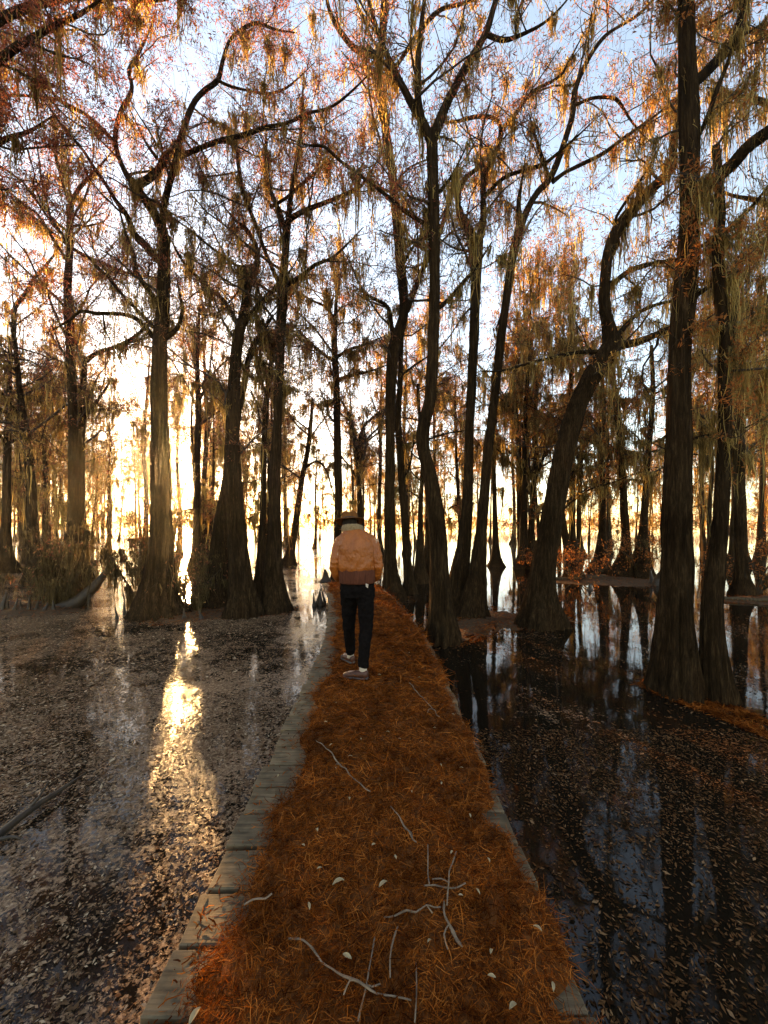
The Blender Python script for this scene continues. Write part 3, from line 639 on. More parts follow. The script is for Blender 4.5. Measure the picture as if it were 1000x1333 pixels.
traced_tree('thin cypress with flared foot at the far edge of the open water', 18.5,
    [(646, 737, 26), (646, 725, 15), (645, 700, 9), (644, 650, 7), (643, 600, 6), (645, 540, 5), (640, 490, 4)], [], 128, 12, .25, (14, 80, 400), 1500, 300, 1, auto=4, tmin=.4, mossL=(.5, 1.4))
traced_tree('golden moss-hung cypress left of the leaning tree, far back', 18.0,
    [(682, 738, 28), (681, 722, 17), (677, 680, 9), (676, 620, 8), (675, 560, 7), (671, 530, 6), (668, 480, 5)], [], 129, 12, .25, (16, 90, 420), 1600, 400, 1, auto=5, tmin=.35, mossL=(.5, 1.5))
traced_tree('twin-armed cypress just behind the leaning tree foot', 17.5,
    [(695, 740, 26), (694, 725, 16), (692, 690, 10), (694, 640, 8), (697, 580, 7), (697, 540, 6), (700, 490, 4)], [[(694, 630, 5), (706, 600, 4), (716, 570, 3)]], 130, 12, .25, (16, 90, 420), 1600, 380, 1, auto=4, tmin=.35, mossL=(.5, 1.5))
# ---- trees rooted just outside the frame whose boughs hang into it
traced_tree('cypress boughs with rust foliage overhanging the top left corner', 6.0,
    [(-90, 845, 70), (-88, 800, 44), (-85, 700, 36), (-80, 500, 32), (-85, 300, 28), (-80, 150, 24), (-70, 50, 20)],
    [[(-80, 200, 14), (-40, 120, 11), (10, 70, 9), (60, 40, 7), (110, 15, 5)], [(-78, 110, 14), (-20, 40, 11), (50, 5, 9), (120, -5, 7), (200, 0, 5)],
     [(-82, 260, 12), (-40, 220, 9), (0, 185, 7), (40, 170, 4)], [(-72, 60, 12), (0, -40, 10), (100, -70, 8), (220, -60, 5)]],
    131, 18, .2, (44, 340, 2000), 17000, 420, 0, tmin=.7)
traced_tree('moss-curtained cypress boughs reaching in at the top right edge', 7.0,
    [(1075, 822, 60), (1073, 780, 40), (1070, 700, 34), (1066, 550, 30), (1062, 400, 28), (1058, 250, 24), (1050, 120, 20), (1045, 0, 14)],
    [[(1060, 330, 12), (1030, 285, 9), (990, 262, 7), (955, 255, 4)], [(1064, 450, 11), (1030, 420, 8), (1000, 405, 6), (965, 400, 3)], [(1055, 200, 12), (1020, 150, 9), (985, 130, 7), (950, 125, 4)],
     [(1050, 110, 12), (1015, 60, 9), (980, 40, 6), (945, 40, 3)], [(1066, 540, 9), (1035, 510, 6), (1005, 500, 4), (980, 505, 3)]],
    132, 18, .2, (34, 190, 900), 2600, 620, 1, tmin=.3, mossL=(.5, 1.6), mw=.013)

# ---- the stand behind: six forms, copied and turned
def proto_tree(seed, H, r0, lean, leafm, nlimb, nmoss, nleaf, lo=.5):
    rg = np.random.default_rng(seed); root = empty('cypress_tree', (0, 0, 0))
    zs = np.array([-.4, 0, .35, .9, 2, H * .3, H * .5, H * .7, H * .85, H]); n = len(zs)
    fl = np.array([2.9, 2.5, 1.9, 1.35, 1.1, .95, .8, .6, .38, .12])
    x = np.cumsum(rg.normal(0, .05, n)) * np.sqrt(np.maximum(zs, 0)) * .5 + lean * zs; y = np.cumsum(rg.normal(0, .05, n)) * np.sqrt(np.maximum(zs, 0)) * .5
    a = Acc(); C, R = stem(a, np.column_stack([x, y, zs, r0 * fl]), 12, .35, .25, 6, .05, .7, rg); a.build('trunk', M['bark'], root); LL = [(C, R, lo + .1)]
    for q in range(nlimb):
        k = int(rg.uniform(lo, .97) * (len(C) - 1)); az = q * 2.4 + rg.uniform(-.5, .5); Ls = rg.uniform(1.4, 3.6) * (1.15 - .5 * k / len(C))
        d = np.array([math.cos(az), math.sin(az), rg.uniform(.15, 1.2)]); d /= np.linalg.norm(d)
        pts = branch_curves(rg, C[k][None], d[None], np.array([Ls]), 6, .12, .22)[0]; rr = max(R[k] * .45, .03)
        a = Acc(); c, r = stem(a, np.column_stack([pts, np.linspace(rr, rr * .2, 6)]), 6, .4, 0, 6, .05, .8, rg); a.build('limb', M['bark'], root); LL.append((c, r, .1))
    crown(rg, root, None, LL, 1.5, 24, 110, 400, int(nleaf * .5), int(nmoss * .55), LEAFM[leafm], (.5, 1.6), (.15, .019), .034)
    return root
protos = [proto_tree(201, 15, .17, .01, 2, 9, 420, 3600), proto_tree(202, 13, .14, -.03, 1, 8, 480, 3000, .3), proto_tree(203, 16.5, .20, .02, 0, 10, 420, 4200),
          proto_tree(204, 11, .12, .05, 2, 8, 420, 2600, .35), proto_tree(205, 14, .15, -.01, 1, 9, 520, 3200), proto_tree(206, 9, .10, -.06, 2, 7, 340, 1800, .3)]
kids = {p.name: list(p.children) for p in protos}; used = set()
def place_tree(k, loc, rz, s, label, group):
    p = protos[k]
    if k not in used: used.add(k); r = p
    else:
        r = p.copy(); COL.objects.link(r)
        for ch in kids[p.name]:
            c = ch.copy(); COL.objects.link(c); c.parent = r
    r.location = loc; r.rotation_euler = (0, 0, rz); r.scale = (s, s, s * rf.uniform(.92, 1.1)); tag(r, label, 'tree', group)
rf = random.Random(77); spots = []
tries = 0
while len(spots) < 200 and tries < 20000:
    tries += 1
    Yd = 17 + (rf.random() ** .9) * 50
    px = rf.uniform(-60, 1060); x = (px - 500) / 500 * Yd
    if Yd < 30 and (362 < px < 432 or 622 < px < 668): continue
    if 362 < px < 445 and rf.random() < .5: continue
    if px > 330 and rf.random() < .25: continue
    if 620 < px < 900 and rf.random() < .35: continue
    if Yd < 24 and 432 <= px < 500: continue
    if Yd < 45 and (578 < px < 600): continue
    if 235 < px < 263: continue
    if any((x - a) ** 2 + (Yd - b) ** 2 < (1.1 if Yd < 30 else 1.9) ** 2 for a, b in spots): continue
    spots.append((x, Yd))
REG = [(90, 'distant slender cypress seen left of the straight tall cypress', 'distant stand at the far left'),
       (208, 'distant slender cypress seen between the straight tall cypress and the large forked one', 'distant stand left of the large forked cypress'),
       (305, 'distant slender cypress in the glow around the low sun', 'distant stand around the sun'),
       (360, 'distant slender cypress seen between the shaggy trunk and the upright V-forked cypress', 'distant stand behind the shaggy trunk'),
       (508, 'distant slender cypress in the glowing stand behind the person', 'distant stand behind the person'),
       (615, 'distant slender cypress glimpsed among the close trunks right of the boardwalk', 'distant stand behind the close trunks'),
       (720, 'distant slender cypress seen across open water left of the leaning tree', 'distant stand left of the leaning tree'),
       (880, 'distant slender cypress in the golden stand between leaning tree and twin-stemmed tree', 'distant stand right of the leaning tree'),
       (9999, 'distant slender cypress in the golden stand right of the twin-stemmed tree', 'distant stand at the far right')]
for q, (x, Yd) in enumerate(spots):
    px = x / Yd * 500 + 500
    for lim, lb, gr in REG:
        if px < lim: break
    place_tree(q % 6, (x, Yd, 0), rf.uniform(0, 6.28), rf.uniform(.72, 1.08), lb, gr)

# far shore: one low mass of trees across the open water
a = Acc(); rg = np.random.default_rng(90); n = 26000; xs = rg.uniform(-260, 260, n); top = 5.2 + 2.2 * np.sin(xs * .11) * np.sin(xs * .047 + 1) + 1.3 * np.sin(xs * .53) + 1.2 * np.sin(xs * 1.37 + 2)
zz = np.maximum(top, 2) * np.sqrt(rg.random(n)); c = np.column_stack([xs, 165 + 8 * np.sin(xs * .02) + rg.uniform(-5, 5, n), zz])
a.add(*leaves(rg, c, n, .9, .28)); tag(a.build('far_shore_woods', M['leaf_brown'], smooth=False), 'low hazy line of trees along the far shore of the open water', 'woods', kind='stuff')

# ------------------------------------------------------------------ knees, logs, shrubs
def knees(name, label, pts, group, seed):
    rg = np.random.default_rng(seed)
    for px, py, hpx, wpx in pts:
        b = onplane(px, py); Yk = b[1]; h = hpx / FPX * Yk; w = wpx / FPX * Yk * .5; a = Acc(); lx, ly = rg.normal(0, .12, 2) * h
        stem(a, [(b[0], Yk, -.2, w * 1.2), (b[0], Yk, 0, w), (b[0] + lx * .3, Yk, h * .35, w * .55), (b[0] + lx * .7, Yk + ly, h * .75, w * .32), (b[0] + lx, Yk + ly, h, w * .16)], 12, .04, .2, 5, .07, .2, rg)
        tag(a.build(name, M['wetwood'], None), label, 'root knee', group)
knees('cypress_knee', 'pointed dark cypress knee poking from water left of the boardwalk near person', [(409, 789, 17, 7), (413, 787, 24, 7), (418, 788, 20, 8), (423, 786, 26, 5)], 'knees beside the boardwalk', 31)
knees('cypress_knee', 'small pointed cypress knee on the mossy mound at the left edge', [(3, 797, 28, 9), (10, 796, 22, 7), (19, 797, 18, 8), (28, 796, 16, 7), (37, 797, 22, 7), (47, 796, 14, 9), (58, 797, 12, 8), (70, 796, 14, 8)], 'knees on the left mound', 32)
knees('cypress_knee', 'squat dark cypress knee between the stump clump and the leaning tree', [(722, 760, 10, 8), (768, 768, 8, 9), (700, 752, 12, 7), (855, 762, 26, 14), (848, 760, 18, 10)], 'knees right of centre', 33)
knees('cypress_knee', 'leaning pointed knee in the bright channel beside the person', [(424, 757, 16, 18)], 'knees in the channel', 34)
knees('cypress_knee', 'thin spike of root standing by the foot of the left big tree', [(163, 800, 26, 5), (152, 806, 16, 6), (240, 806, 14, 8), (262, 806, 12, 9)], 'spikes by the left big tree', 35)
def log(name, label, pts, seed, mt='wetwood', cat='log', twigs=()):
    rg = np.random.default_rng(seed); root = empty(name, tuple(pts[0][:3])); tag(root, label, cat); o = np.array(pts[0][:3])
    a = Acc(); stem(a, pts, 12, .07, 0, 5, .08, .5, rg); a.build('stem', M[mt], root, o)
    for t in twigs: a = Acc(); stem(a, t, 6, .05, 0, 5, .06, .5, rg); a.build('twig', M[mt], root, o)
    return root
def wp(px, py, Yw, dpx): p = P(px, py, Yw); return (*p, dpx * .5 / FPX * Yw)
log('fallen_log', 'dark fallen tree stem slanting up out of the water at the left', [wp(60, 800, 9.0, 20), wp(90, 790, 9.0, 20), wp(112, 775, 9.0, 15), wp(130, 755, 9.1, 10), wp(146, 733, 9.2, 6)], 41, twigs=[[wp(118, 770, 9, 5), wp(116, 780, 8.9, 4), wp(115, 795, 8.9, 3)]])
log('driftwood_branch', 'dead black branch floating in the leaf film at the lower left', [(*onplane(-40, 1140)[:2], .02, .03), (*onplane(0, 1092)[:2], .03, .026), (*onplane(45, 1060)[:2], .05, .022), (*onplane(75, 1040)[:2], .05, .017), (*onplane(112, 1018)[:2], .07, .005)], 42,
    twigs=[[(*onplane(38, 1062)[:2], .05, .012), (*onplane(50, 1058)[:2], .10, .008), (*onplane(64, 1040)[:2], .13, .004)], [(*onplane(-20, 1105)[:2], .03, .016), (*onplane(15, 1100)[:2], .05, .012), (*onplane(27, 1103)[:2], .05, .006)]])
log('floating_log', 'pale sunlit log lying in the water at the right edge', [(*onplane(925, 781)[:2], .04, .05), (*onplane(970, 783)[:2], .05, .06), (*onplane(1040, 787)[:2], .05, .05)], 43, 'bark_grey')
log('floating_log', 'thin broken log lying beyond the leaning tree foot', [(*onplane(690, 752)[:2], .05, .05), (*onplane(730, 756)[:2], .06, .06), (*onplane(790, 752)[:2], .06, .04)], 44, 'bark_grey')

def shrub(label, px, py, h, w, nleaf, nmoss, leafm, seed, name='cypress_sapling', cat='shrub', mossL=(.2, .5)):
    rg = np.random.default_rng(seed); b = onplane(px, py); root = empty(name, tuple(b)); tag(root, label, cat); LL = []
    for q in range(7):
        az = rg.uniform(0, 6.28); d = np.array([[math.cos(az) * w, math.sin(az) * w, h]]); L = np.linalg.norm(d) * rg.uniform(.6, 1.05)
        pts = branch_curves(rg, b[None] + np.array([[0, 0, -.1]]), unit(d), np.array([L]), 6, .05, .15)[0]
        a = Acc(); c, r = stem(a, np.column_stack([pts, np.linspace(.03, .006, 6)]), 6, .12, 0, 5, .05, .5, rg); a.build('stem', M['twig'], root, b); LL.append((c, r, .3))
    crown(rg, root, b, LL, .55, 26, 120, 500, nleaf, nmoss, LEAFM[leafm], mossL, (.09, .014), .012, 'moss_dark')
shrub('orange-leaved cypress sapling beside the leaning tree, catching sun', 750, 757, 1.0, .8, 800, 30, 1, 61)
shrub('rust-leaved sapling on top of the stump clump right of centre', 832, 752, 2.0, .8, 800, 120, 1, 62)
shrub('low rust sapling behind the leaning tree on the left side', 708, 744, .8, .9, 600, 20, 1, 63)
shrub('orange sapling at the right edge behind the floating log', 985, 772, 1.4, .9, 800, 60, 1, 64)
shrub('grey moss-smothered shrub over the fallen trunk at the left', 75, 788, 1.6, .7, 300, 800, 2, 65, 'mossy_shrub', mossL=(.4, .9))
shrub('moss-smothered shrub against the foot of the left big tree', 190, 790, 2.4, .6, 300, 800, 2, 66, 'mossy_shrub', mossL=(.4, 1.0))
shrub('moss-hung shrub between the sun tree and the shaggy trunk', 245, 792, 1.1, .7, 250, 450, 2, 67, 'mossy_shrub', mossL=(.4, .9))

# ------------------------------------------------------------------ floating leaf film (real flakes, past counting)
def flakes(n, xr, yr, keep, seed, lr, aspect):
    rg = np.random.default_rng(seed); x = rg.uniform(*xr, n * 3); y = rg.uniform(*yr, n * 3)
    cxs = np.array([path_x(v) for v in y]); k = keep(x, y, cxs, rg); x, y = x[k][:n], y[k][:n]; n = len(x)
    L = rg.uniform(*lr, n) * rg.choice([1, 1, 1, 1.6], n); W = L * rg.uniform(*aspect, n); a = rg.uniform(0, 6.28, n); z = rg.uniform(.003, .009, n)
    dx, dy = np.cos(a), np.sin(a); c = np.column_stack([x, y, z]); u = np.column_stack([dx, dy, rg.normal(0, .10, n)]); v = np.column_stack([-dy, dx, rg.normal(0, .14, n)])
    V = np.stack([c - u * L[:, None] * .5, c + v * W[:, None] * .5 - u * L[:, None] * .05, c + u * L[:, None] * .5, c - v * W[:, None] * .5 + u * L[:, None] * .05], 1).reshape(-1, 3)
    V[:, 2] = np.maximum(V[:, 2], .0015)
    return V, np.arange(n * 4).reshape(-1, 4)
def clump(x, y, s, seed):
    r = np.random.default_rng(seed); f = 0
    for q in range(5):
        kx, ky = r.normal(0, s * (q + 1) * .6, 2); f = f + np.sin(kx * x + ky * y + r.uniform(0, 6.28)) / (q + 1) ** .5
    return f
a = Acc()
a.add(*flakes(26000, (-5.5, -.6), (1.1, 4.4), lambda x, y, c, r: (x < c - HALF) & (x > -1.25 * y - .3) & (clump(x, y, 2.2, 3) + r.normal(0, 1, len(x)) > -.9), 71, (.007, .022), (.25, .6)))
a.add(*flakes(16000, (-9, -.6), (2.6, 8.5), lambda x, y, c, r: (x < c - HALF) & (x > -1.1 * y - .3) & (clump(x, y, 1.6, 4) + r.normal(0, 1, len(x)) > -.1), 72, (.016, .045), (.25, .6)))
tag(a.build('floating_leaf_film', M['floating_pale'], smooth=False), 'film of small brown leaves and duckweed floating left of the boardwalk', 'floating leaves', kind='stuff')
a = Acc()
a.add(*flakes(22000, (.6, 5), (1.1, 3.6), lambda x, y, c, r: (x > c + HALF) & (x < 1.25 * y + .3) & (.6 * clump(x, y, 2.2, 5) + r.normal(0, 1, len(x)) - (y - 2.2) * .35 > -.9), 73, (.008, .026), (.2, .5)))
a.add(*flakes(9000, (.6, 9), (3.2, 8.5), lambda x, y, c, r: (x > c + HALF) & (x < 1.1 * y + .3) & (clump(x, y, 1.5, 6) + r.normal(0, 1, len(x)) > .9), 74, (.016, .045), (.2, .5)))
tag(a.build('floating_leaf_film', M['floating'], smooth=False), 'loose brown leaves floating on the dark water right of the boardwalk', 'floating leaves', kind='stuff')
# needles on the mud banks
a = Acc(); rg = np.random.default_rng(75)
for (nm, ol, h), n in zip(banks, (5000, 5200, 1200, 2200, 1500, 1500)):
    c = ol.mean(0); i = rg.integers(0, len(ol), n); f = rg.uniform(0, 1, n); e = ol[i] * (1 - f[:, None]) + ol[(i + 1) % len(ol)] * f[:, None]
    g = np.sqrt(rg.uniform(0, 1.05, n)); p = c + (e - c) * g[:, None]; z = -.02 + h * (1 - g ** 3) + rg.uniform(.004, .006 + .25 * h, n)
    an = rg.uniform(0, 6.28, n); D = np.column_stack([np.cos(an), np.sin(an), rg.normal(.05, .2, n)])
    a.add(*ribbons(np.column_stack([p, np.maximum(z, .004)]), D, rg.uniform(.03, .09, n), rg.uniform(.003, .007, n), 3, rg.normal(0, .4, n), rg.uniform(0, .15, n), rg))
tag(a.build('bank_needles', M['needle'], smooth=False), 'rust needles strewn over the low mud banks by the trunks', 'needle litter', kind='stuff')

a = Acc(); rg = np.random.default_rng(76); n = 800; yy = 1.0 + 9.5 * rg.random(n) ** 1.6
B = np.array([(path_x(y) - HALF + .01 + abs(rg.normal(0, .09)) if rg.random() < .8 else path_x(y) + HALF - .02 - abs(rg.normal(0, .05)), y, DECK + rg.uniform(.002, .008)) for y in yy])
an = rg.uniform(0, 6.28, n); D = np.column_stack([np.cos(an), np.sin(an), rg.normal(0, .03, n)])
a.add(*ribbons(B, D, rg.uniform(.008, .05, n), rg.uniform(.002, .006, n) * (1 + yy * .12), 3, rg.normal(0, .6, n), rg.uniform(0, .06, n), rg))
tag(a.build('loose_needles', M['needle'], litter, smooth=False), kind='stuff')

# ------------------------------------------------------------------ sticks and pale leaves on the deck
ZL = DECK + .045
def stick(label, pl, seed):
    rg = np.random.default_rng(seed); pts = []
    for px, py, w in pl:
        b = onplane(px, py, ZL); pts.append((b[0], b[1], ZL + rg.uniform(-.004, .012), w * .30 / FPX * b[1]))
    d = catmull(pts, .045); d[1:-1, :2] += rg.normal(0, .0028, (len(d) - 2, 2)); d[1:-1, 2] += rg.normal(-.003, .005, len(d) - 2); d[:, 3] *= rg.uniform(.6, 1.25, len(d)); d[-1, 3] *= .4; d[0, 2] -= .015; pts = d
    a = Acc(); stem(a, pts, 7, .02, 0, 5, .16, .5, rg)
    if len(pts) > 5:
        for q in rg.integers(2, len(pts) - 1, 1):
            p0 = np.array(pts[q]); an = rg.uniform(0, 6.28); Lq = rg.uniform(.03, .09)
            stem(a, [(*p0[:3], p0[3] * .5), (p0[0] + math.cos(an) * Lq * .5, p0[1] + math.sin(an) * Lq * .5, p0[2] + rg.uniform(-.005, .012), p0[3] * .4), (p0[0] + math.cos(an + .4) * Lq, p0[1] + math.sin(an + .4) * Lq, p0[2] - .004, p0[3] * .2)], 5, .02, 0, 5, .1, .5, rg)
    tag(a.build('fallen_stick', M['stick'], None), label, 'stick', 'sticks lying on the boardwalk')
stick('long grey forked stick lying lowest on the litter, running to the right', [(375, 1218, 3), (395, 1224, 5), (420, 1250, 5), (447, 1274, 5), (490, 1290, 5), (535, 1303, 4)], 1)
stick('thick pale bent stick with a frayed lower end', [(578, 1168, 3), (577, 1185, 7), (585, 1205, 8), (596, 1222, 8), (602, 1234, 4)], 2)
stick('thin upright pale stick above the thick frayed one', [(594, 1104, 2), (588, 1128, 2.6), (584, 1150, 2.6), (582, 1180, 2.6)], 3)
stick('stubby horizontal grey stick left of the thick frayed one', [(500, 1193, 3), (530, 1189, 4.5), (555, 1184, 4), (574, 1180, 2.5)], 4)
stick('fine dark twig standing upright in the litter near the crossing sticks', [(557, 1098, 1.6), (557, 1125, 2), (559, 1152, 1.6)], 5)
stick('short pale twig crossing the thin upright stick', [(552, 1150, 1.6), (580, 1156, 2), (606, 1150, 1.8)], 6)
stick('short thick grey stick on the litter at the middle of the deck', [(509, 1048, 3), (520, 1066, 4), (532, 1083, 4), (542, 1096, 3)], 7)
stick('long fine diagonal stick left of the deck middle', [(412, 962, 2), (432, 984, 2.5), (455, 1006, 2.2), (482, 1032, 1.6)], 8)
stick('slim forked stick right of the person\'s shoes', [(533, 888, 2), (545, 903, 2.4), (556, 914, 2.2), (572, 934, 1.5)], 9)
stick('thin straight stick at the bottom left of centre, pointing up', [(488, 1218, 1.6), (480, 1262, 2), (466, 1332, 2)], 10)
stick('faint upright twig at the bottom centre of the deck', [(541, 1235, 1.5), (543, 1285, 2), (540, 1333, 1.6)], 11)
stick('curved fine twig just above the lowest long stick', [(519, 1200, 2), (511, 1235, 2.2), (508, 1272, 1.6)], 12)
stick('tiny curled twig near the deck\'s left planks', [(318, 1176, 1.4), (338, 1174, 2), (354, 1166, 1.4)], 13)
def leaf_mesh(seed, L=.05, W=.02):
    rg = random.Random(seed); V = []; n = 6; Q = []
    for i in range(n + 1):
        t = i / n; w = W * math.sin(math.pi * (t * .94 + .03)) ** .8; z = .010 * math.sin(t * 3) + rg.uniform(0, .002)
        V += [(t * L - L / 2, -w / 2, z + .004), (t * L - L / 2, 0, z), (t * L - L / 2, w / 2, z + .005)]
    for i in range(n):
        for j in range(2): Q.append((i * 3 + j, i * 3 + j + 1, i * 3 + j + 4, i * 3 + j + 3))
    me = mesh_np('fallen_leaf', V, Q); me.materials.append(M['pale_leaf']); return me
lm = [leaf_mesh(q) for q in range(4)]
spots_l = [(700, 1210, 1.0), (600, 1166, .6), (588, 1110, .7), (575, 1020, .7), (601, 1000, .7), (455, 1040, .8), (395, 1101, .7), (413, 1081, .9), (452, 1246, 1.), (668, 1312, 1.1), (622, 1161, .7), (559, 1226, .7), (431, 970, .8),
           (456, 985, .8), (536, 1031, .7), (574, 996, .6), (515, 1116, .7), (416, 1131, .7), (520, 962, .6), (546, 882, .8), (494, 879, 1.2), (505, 953, .7), (470, 962, .6), (437, 1000, .6), (402, 1180, .8), (640, 1240, .8), (612, 1062, .7),
           (566, 948, .7), (590, 930, .6), (533, 850, .8), (512, 842, .7), (438, 915, .8), (424, 940, .7), (636, 1120, .7), (486, 1100, .7), (362, 1010, .7), (640, 1272, .8), (720, 1285, .8)]
for q, (px, py, s) in enumerate(spots_l):
    o = link_mesh('fallen_leaf', lm[q % 4], None); o.location = onplane(px, py, ZL + .004); o.rotation_euler = (rf.uniform(-.3, .3), rf.uniform(-.3, .3), rf.uniform(0, 6.28)); s *= .72; o.scale = (s, s, s)
    tag(o, 'small pale fallen leaf lying on the rust needle litter', 'leaf', 'pale leaves on the litter')
for px, py, s, lb in ((441, 1150, 1.05, 'olive leaf, largest on the litter, left of the crossing sticks'), (499, 1152, .85, 'dull olive leaf on the litter between the largest leaf and the sticks'), (254, 1324, .9, 'pinkish leaf at the litter edge on the lowest left plank')):
    o = link_mesh('fallen_leaf', lm[1], None); o.location = onplane(px, py, ZL + .004); o.rotation_euler = (.1, .2, rf.uniform(0, 6)); o.scale = (s, s * 1.2, s); tag(o, lb, 'leaf', 'pale leaves on the litter')

# ------------------------------------------------------------------ the person
M['jacket'] = solid_mat('tan_leather', (.23, .050, .009), (.37, .088, .014), (7, 7, 3.5), .5, 1.0, .045, 4, .35)
M['knit'] = solid_mat('brown_knit', (.06, .017, .010), (.12, .035, .020), (60, 60, 8), .95, .6, .006, 3, .1)
M['denim'] = solid_mat('black_denim', (.003, .0022, .002), (.009, .0065, .006), (40, 40, 40), .95, .3, .004, 4, .03)
M['felt'] = solid_mat('brown_felt', (.12, .036, .010), (.19, .065, .018), (30, 30, 30), .95, .3, .003, 4, .1)
M['band'] = solid_mat('hat_band', (.035, .016, .010), (.05, .024, .015), (30, 30, 30), .7, .1)
M['fleece'] = solid_mat('shearling', (.17, .10, .052), (.34, .215, .12), (60, 60, 60), .98, 1., .012, 4, .1)
M['skin'] = solid_mat('skin', (.36, .19, .125), (.44, .24, .165), (20, 20, 20), .55, .05)
M['hair'] = solid_mat('dark_hair', (.012, .008, .006), (.03, .02, .014), (90, 90, 20), .9, .6, .006, 6, .04)
M['shoe'] = solid_mat('oxblood_shoe', (.045, .013, .007), (.09, .028, .015), (20, 20, 20), .5, .2, .003)
M['sole'] = solid_mat('shoe_sole', (.06, .045, .038), (.12, .095, .08), (30, 30, 30), .8, .2, .003)
M['sock'] = solid_mat('pale_sock', (.34, .25, .19), (.46, .36, .29), (60, 60, 20), .95, .3, .003)
PY = 4.02; PX = (465 - 500) / 500 * PY
person = empty('person', (PX, PY, DECK + .03))
tag(person, 'person walking away with bowed head, tan leather jacket, black trousers and brown felt hat', 'person')
def loft(acc, secs, n=24):
    """secs: (cx, cy, z, hx, hy) stacked rings, capped"""
    a = np.arange(n) * 2 * math.pi / n; V = []
    for cx, cy_, z, hx, hy in secs: V.append(np.column_stack([cx + hx * np.cos(a), cy_ + hy * np.sin(a), np.full(n, z)]))
    K = len(secs); V = np.vstack(V + [np.array([[secs[0][0], secs[0][1], secs[0][2]]]), np.array([[secs[-1][0], secs[-1][1], secs[-1][2]]])])
    k = np.arange(K - 1)[:, None] * n; i = np.arange(n)[None]; j = (i + 1) % n
    Q = np.stack([k + i, k + j, k + n + j, k + n + i], -1).reshape(-1, 4); i = np.arange(n); j = (i + 1) % n
    T = np.vstack([np.stack([j, i, np.full(n, K * n)], -1), np.stack([(K - 1) * n + i, (K - 1) * n + j, np.full(n, K * n + 1)], -1)])
    acc.add(V, Q, T)
def limb_t(acc, pts, n=14):
    d = catmull(pts, .03); V, Q = tubes(d[None, :, :3], d[None, :, 3], n); K = len(d)
    V = np.vstack([V, d[:1, :3], d[-1:, :3]]); i = np.arange(n); j = (i + 1) % n
    T = np.vstack([np.stack([j, i, np.full(n, K * n)], -1), np.stack([(K - 1) * n + i, (K - 1) * n + j, np.full(n, K * n + 1)], -1)])
    acc.add(V, Q, T)
def ball(acc, c, r, n=14):
    th = np.linspace(.02, math.pi - .02, n); secs = [(c[0], c[1], c[2] - r[2] * math.cos(t), r[0] * math.sin(t), r[1] * math.sin(t)) for t in th]; loft(acc, secs, n + 4)
def remeshed(acc, name, m, parent, voxel, smooth=6, folds=0., fscale=.12):
    o = acc.build(name, m, parent)
    md = o.modifiers.new('remesh', 'REMESH'); md.mode = 'VOXEL'; md.voxel_size = voxel; md.use_smooth_shade = True
    md = o.modifiers.new('smooth', 'SMOOTH'); md.iterations = smooth; md.factor = .5
    if folds:
        tx = bpy.data.textures.new(name + '_folds', 'CLOUDS'); tx.noise_scale = fscale; tx.noise_depth = 2
        md = o.modifiers.new('folds', 'DISPLACE'); md.texture = tx; md.strength = folds; md.mid_level = .5
    return o
HEAD = np.array([-.085, .10, 1.585])
# body: one continuous surface from crown to soles, mostly under the clothes
b = Acc()
ball(b, HEAD, (.072, .092, .105)); ball(b, HEAD + (-.005, .055, -.05), (.052, .055, .07)); ball(b, HEAD + (-.01, .108, -.02), (.014, .02, .026), 8)
for s in (-1, 1): ball(b, HEAD + (s * .074, .0, -.015), (.012, .022, .032), 8)
limb_t(b, [(-.03, .01, 1.42, .07), (-.05, .03, 1.50, .058), (-.075, .06, 1.58, .056)])
loft(b, [(0, 0, .9, .15, .11), (0, 0, 1.1, .15, .11), (0, 0, 1.3, .17, .12), (0, 0, 1.44, .18, .11), (-.01, 0, 1.5, .10, .08)])
for s in (-1, 1):
    limb_t(b, [(s * .17, 0, 1.44, .055), (s * .205, -.03, 1.22, .045), (s * .17, .10, 1.06, .035), (s * .11, .175, .98, .03)])
    w = np.array([s * .11, .175, .98]); ball(b, w + (-s * .02, .015, -.04), (.042, .018, .05), 10)
    for f in range(4):
        r0 = w + (-s * (.047 - .018 * f) + s * .008, .02, -.075); L = (.06, .07, .066, .052)[f]
        limb_t(b, [(*r0, .0095), (*(r0 + (0, .006, -L * .5)), .0088), (*(r0 + (0, -.006, -L)), .0075)], 8)
    limb_t(b, [(*(w + (-s * .05, .01, -.02)), .011), (*(w + (-s * .075, .012, -.05)), .010), (*(w + (-s * .08, .008, -.085)), .0085)], 8)
RL = [(.085, 0, .93, .10), (.088, -.005, .75, .085), (.088, .0, .52, .062), (.075, -.03, .32, .052), (.062, -.03, .10, .040)]
LL_ = [(-.08, .02, .93, .10), (-.092, .10, .75, .083), (-.10, .17, .53, .060), (-.105, .30, .32, .050), (-.105, .44, .12, .038)]
for leg in (RL, LL_): limb_t(b, [(x, y, z, r * .8) for x, y, z, r in leg])
limb_t(b, [(.065, -.03, .06, .034), (.0, -.02, .045, .032), (-.09, .01, .035, .028)]); limb_t(b, [(-.105, .44, .08, .034), (-.14, .50, .05, .032), (-.19, .56, .04, .028)])
remeshed(b, 'body', M['skin'], person, .0075, 2)
# trousers
t = Acc(); loft(t, [(0, .01, .84, .155, .115), (0, .01, .92, .175, .13), (0, .005, 1.0, .178, .128), (0, 0, 1.09, .165, .115)])
limb_t(t, [(x, y, z, r * 1.08) for x, y, z, r in [(.085, 0, .93, .098), (.09, -.005, .75, .083), (.092, .0, .52, .066), (.078, -.03, .32, .058), (.066, -.03, .118, .052)]])
limb_t(t, [(x, y, z, r * 1.08) for x, y, z, r in [(-.08, .02, .93, .098), (-.092, .10, .75, .083), (-.10, .17, .53, .066), (-.105, .30, .32, .058), (-.105, .42, .125, .052)]])
remeshed(t, 'trousers', M['denim'], person, .009, 3, .026, .06)
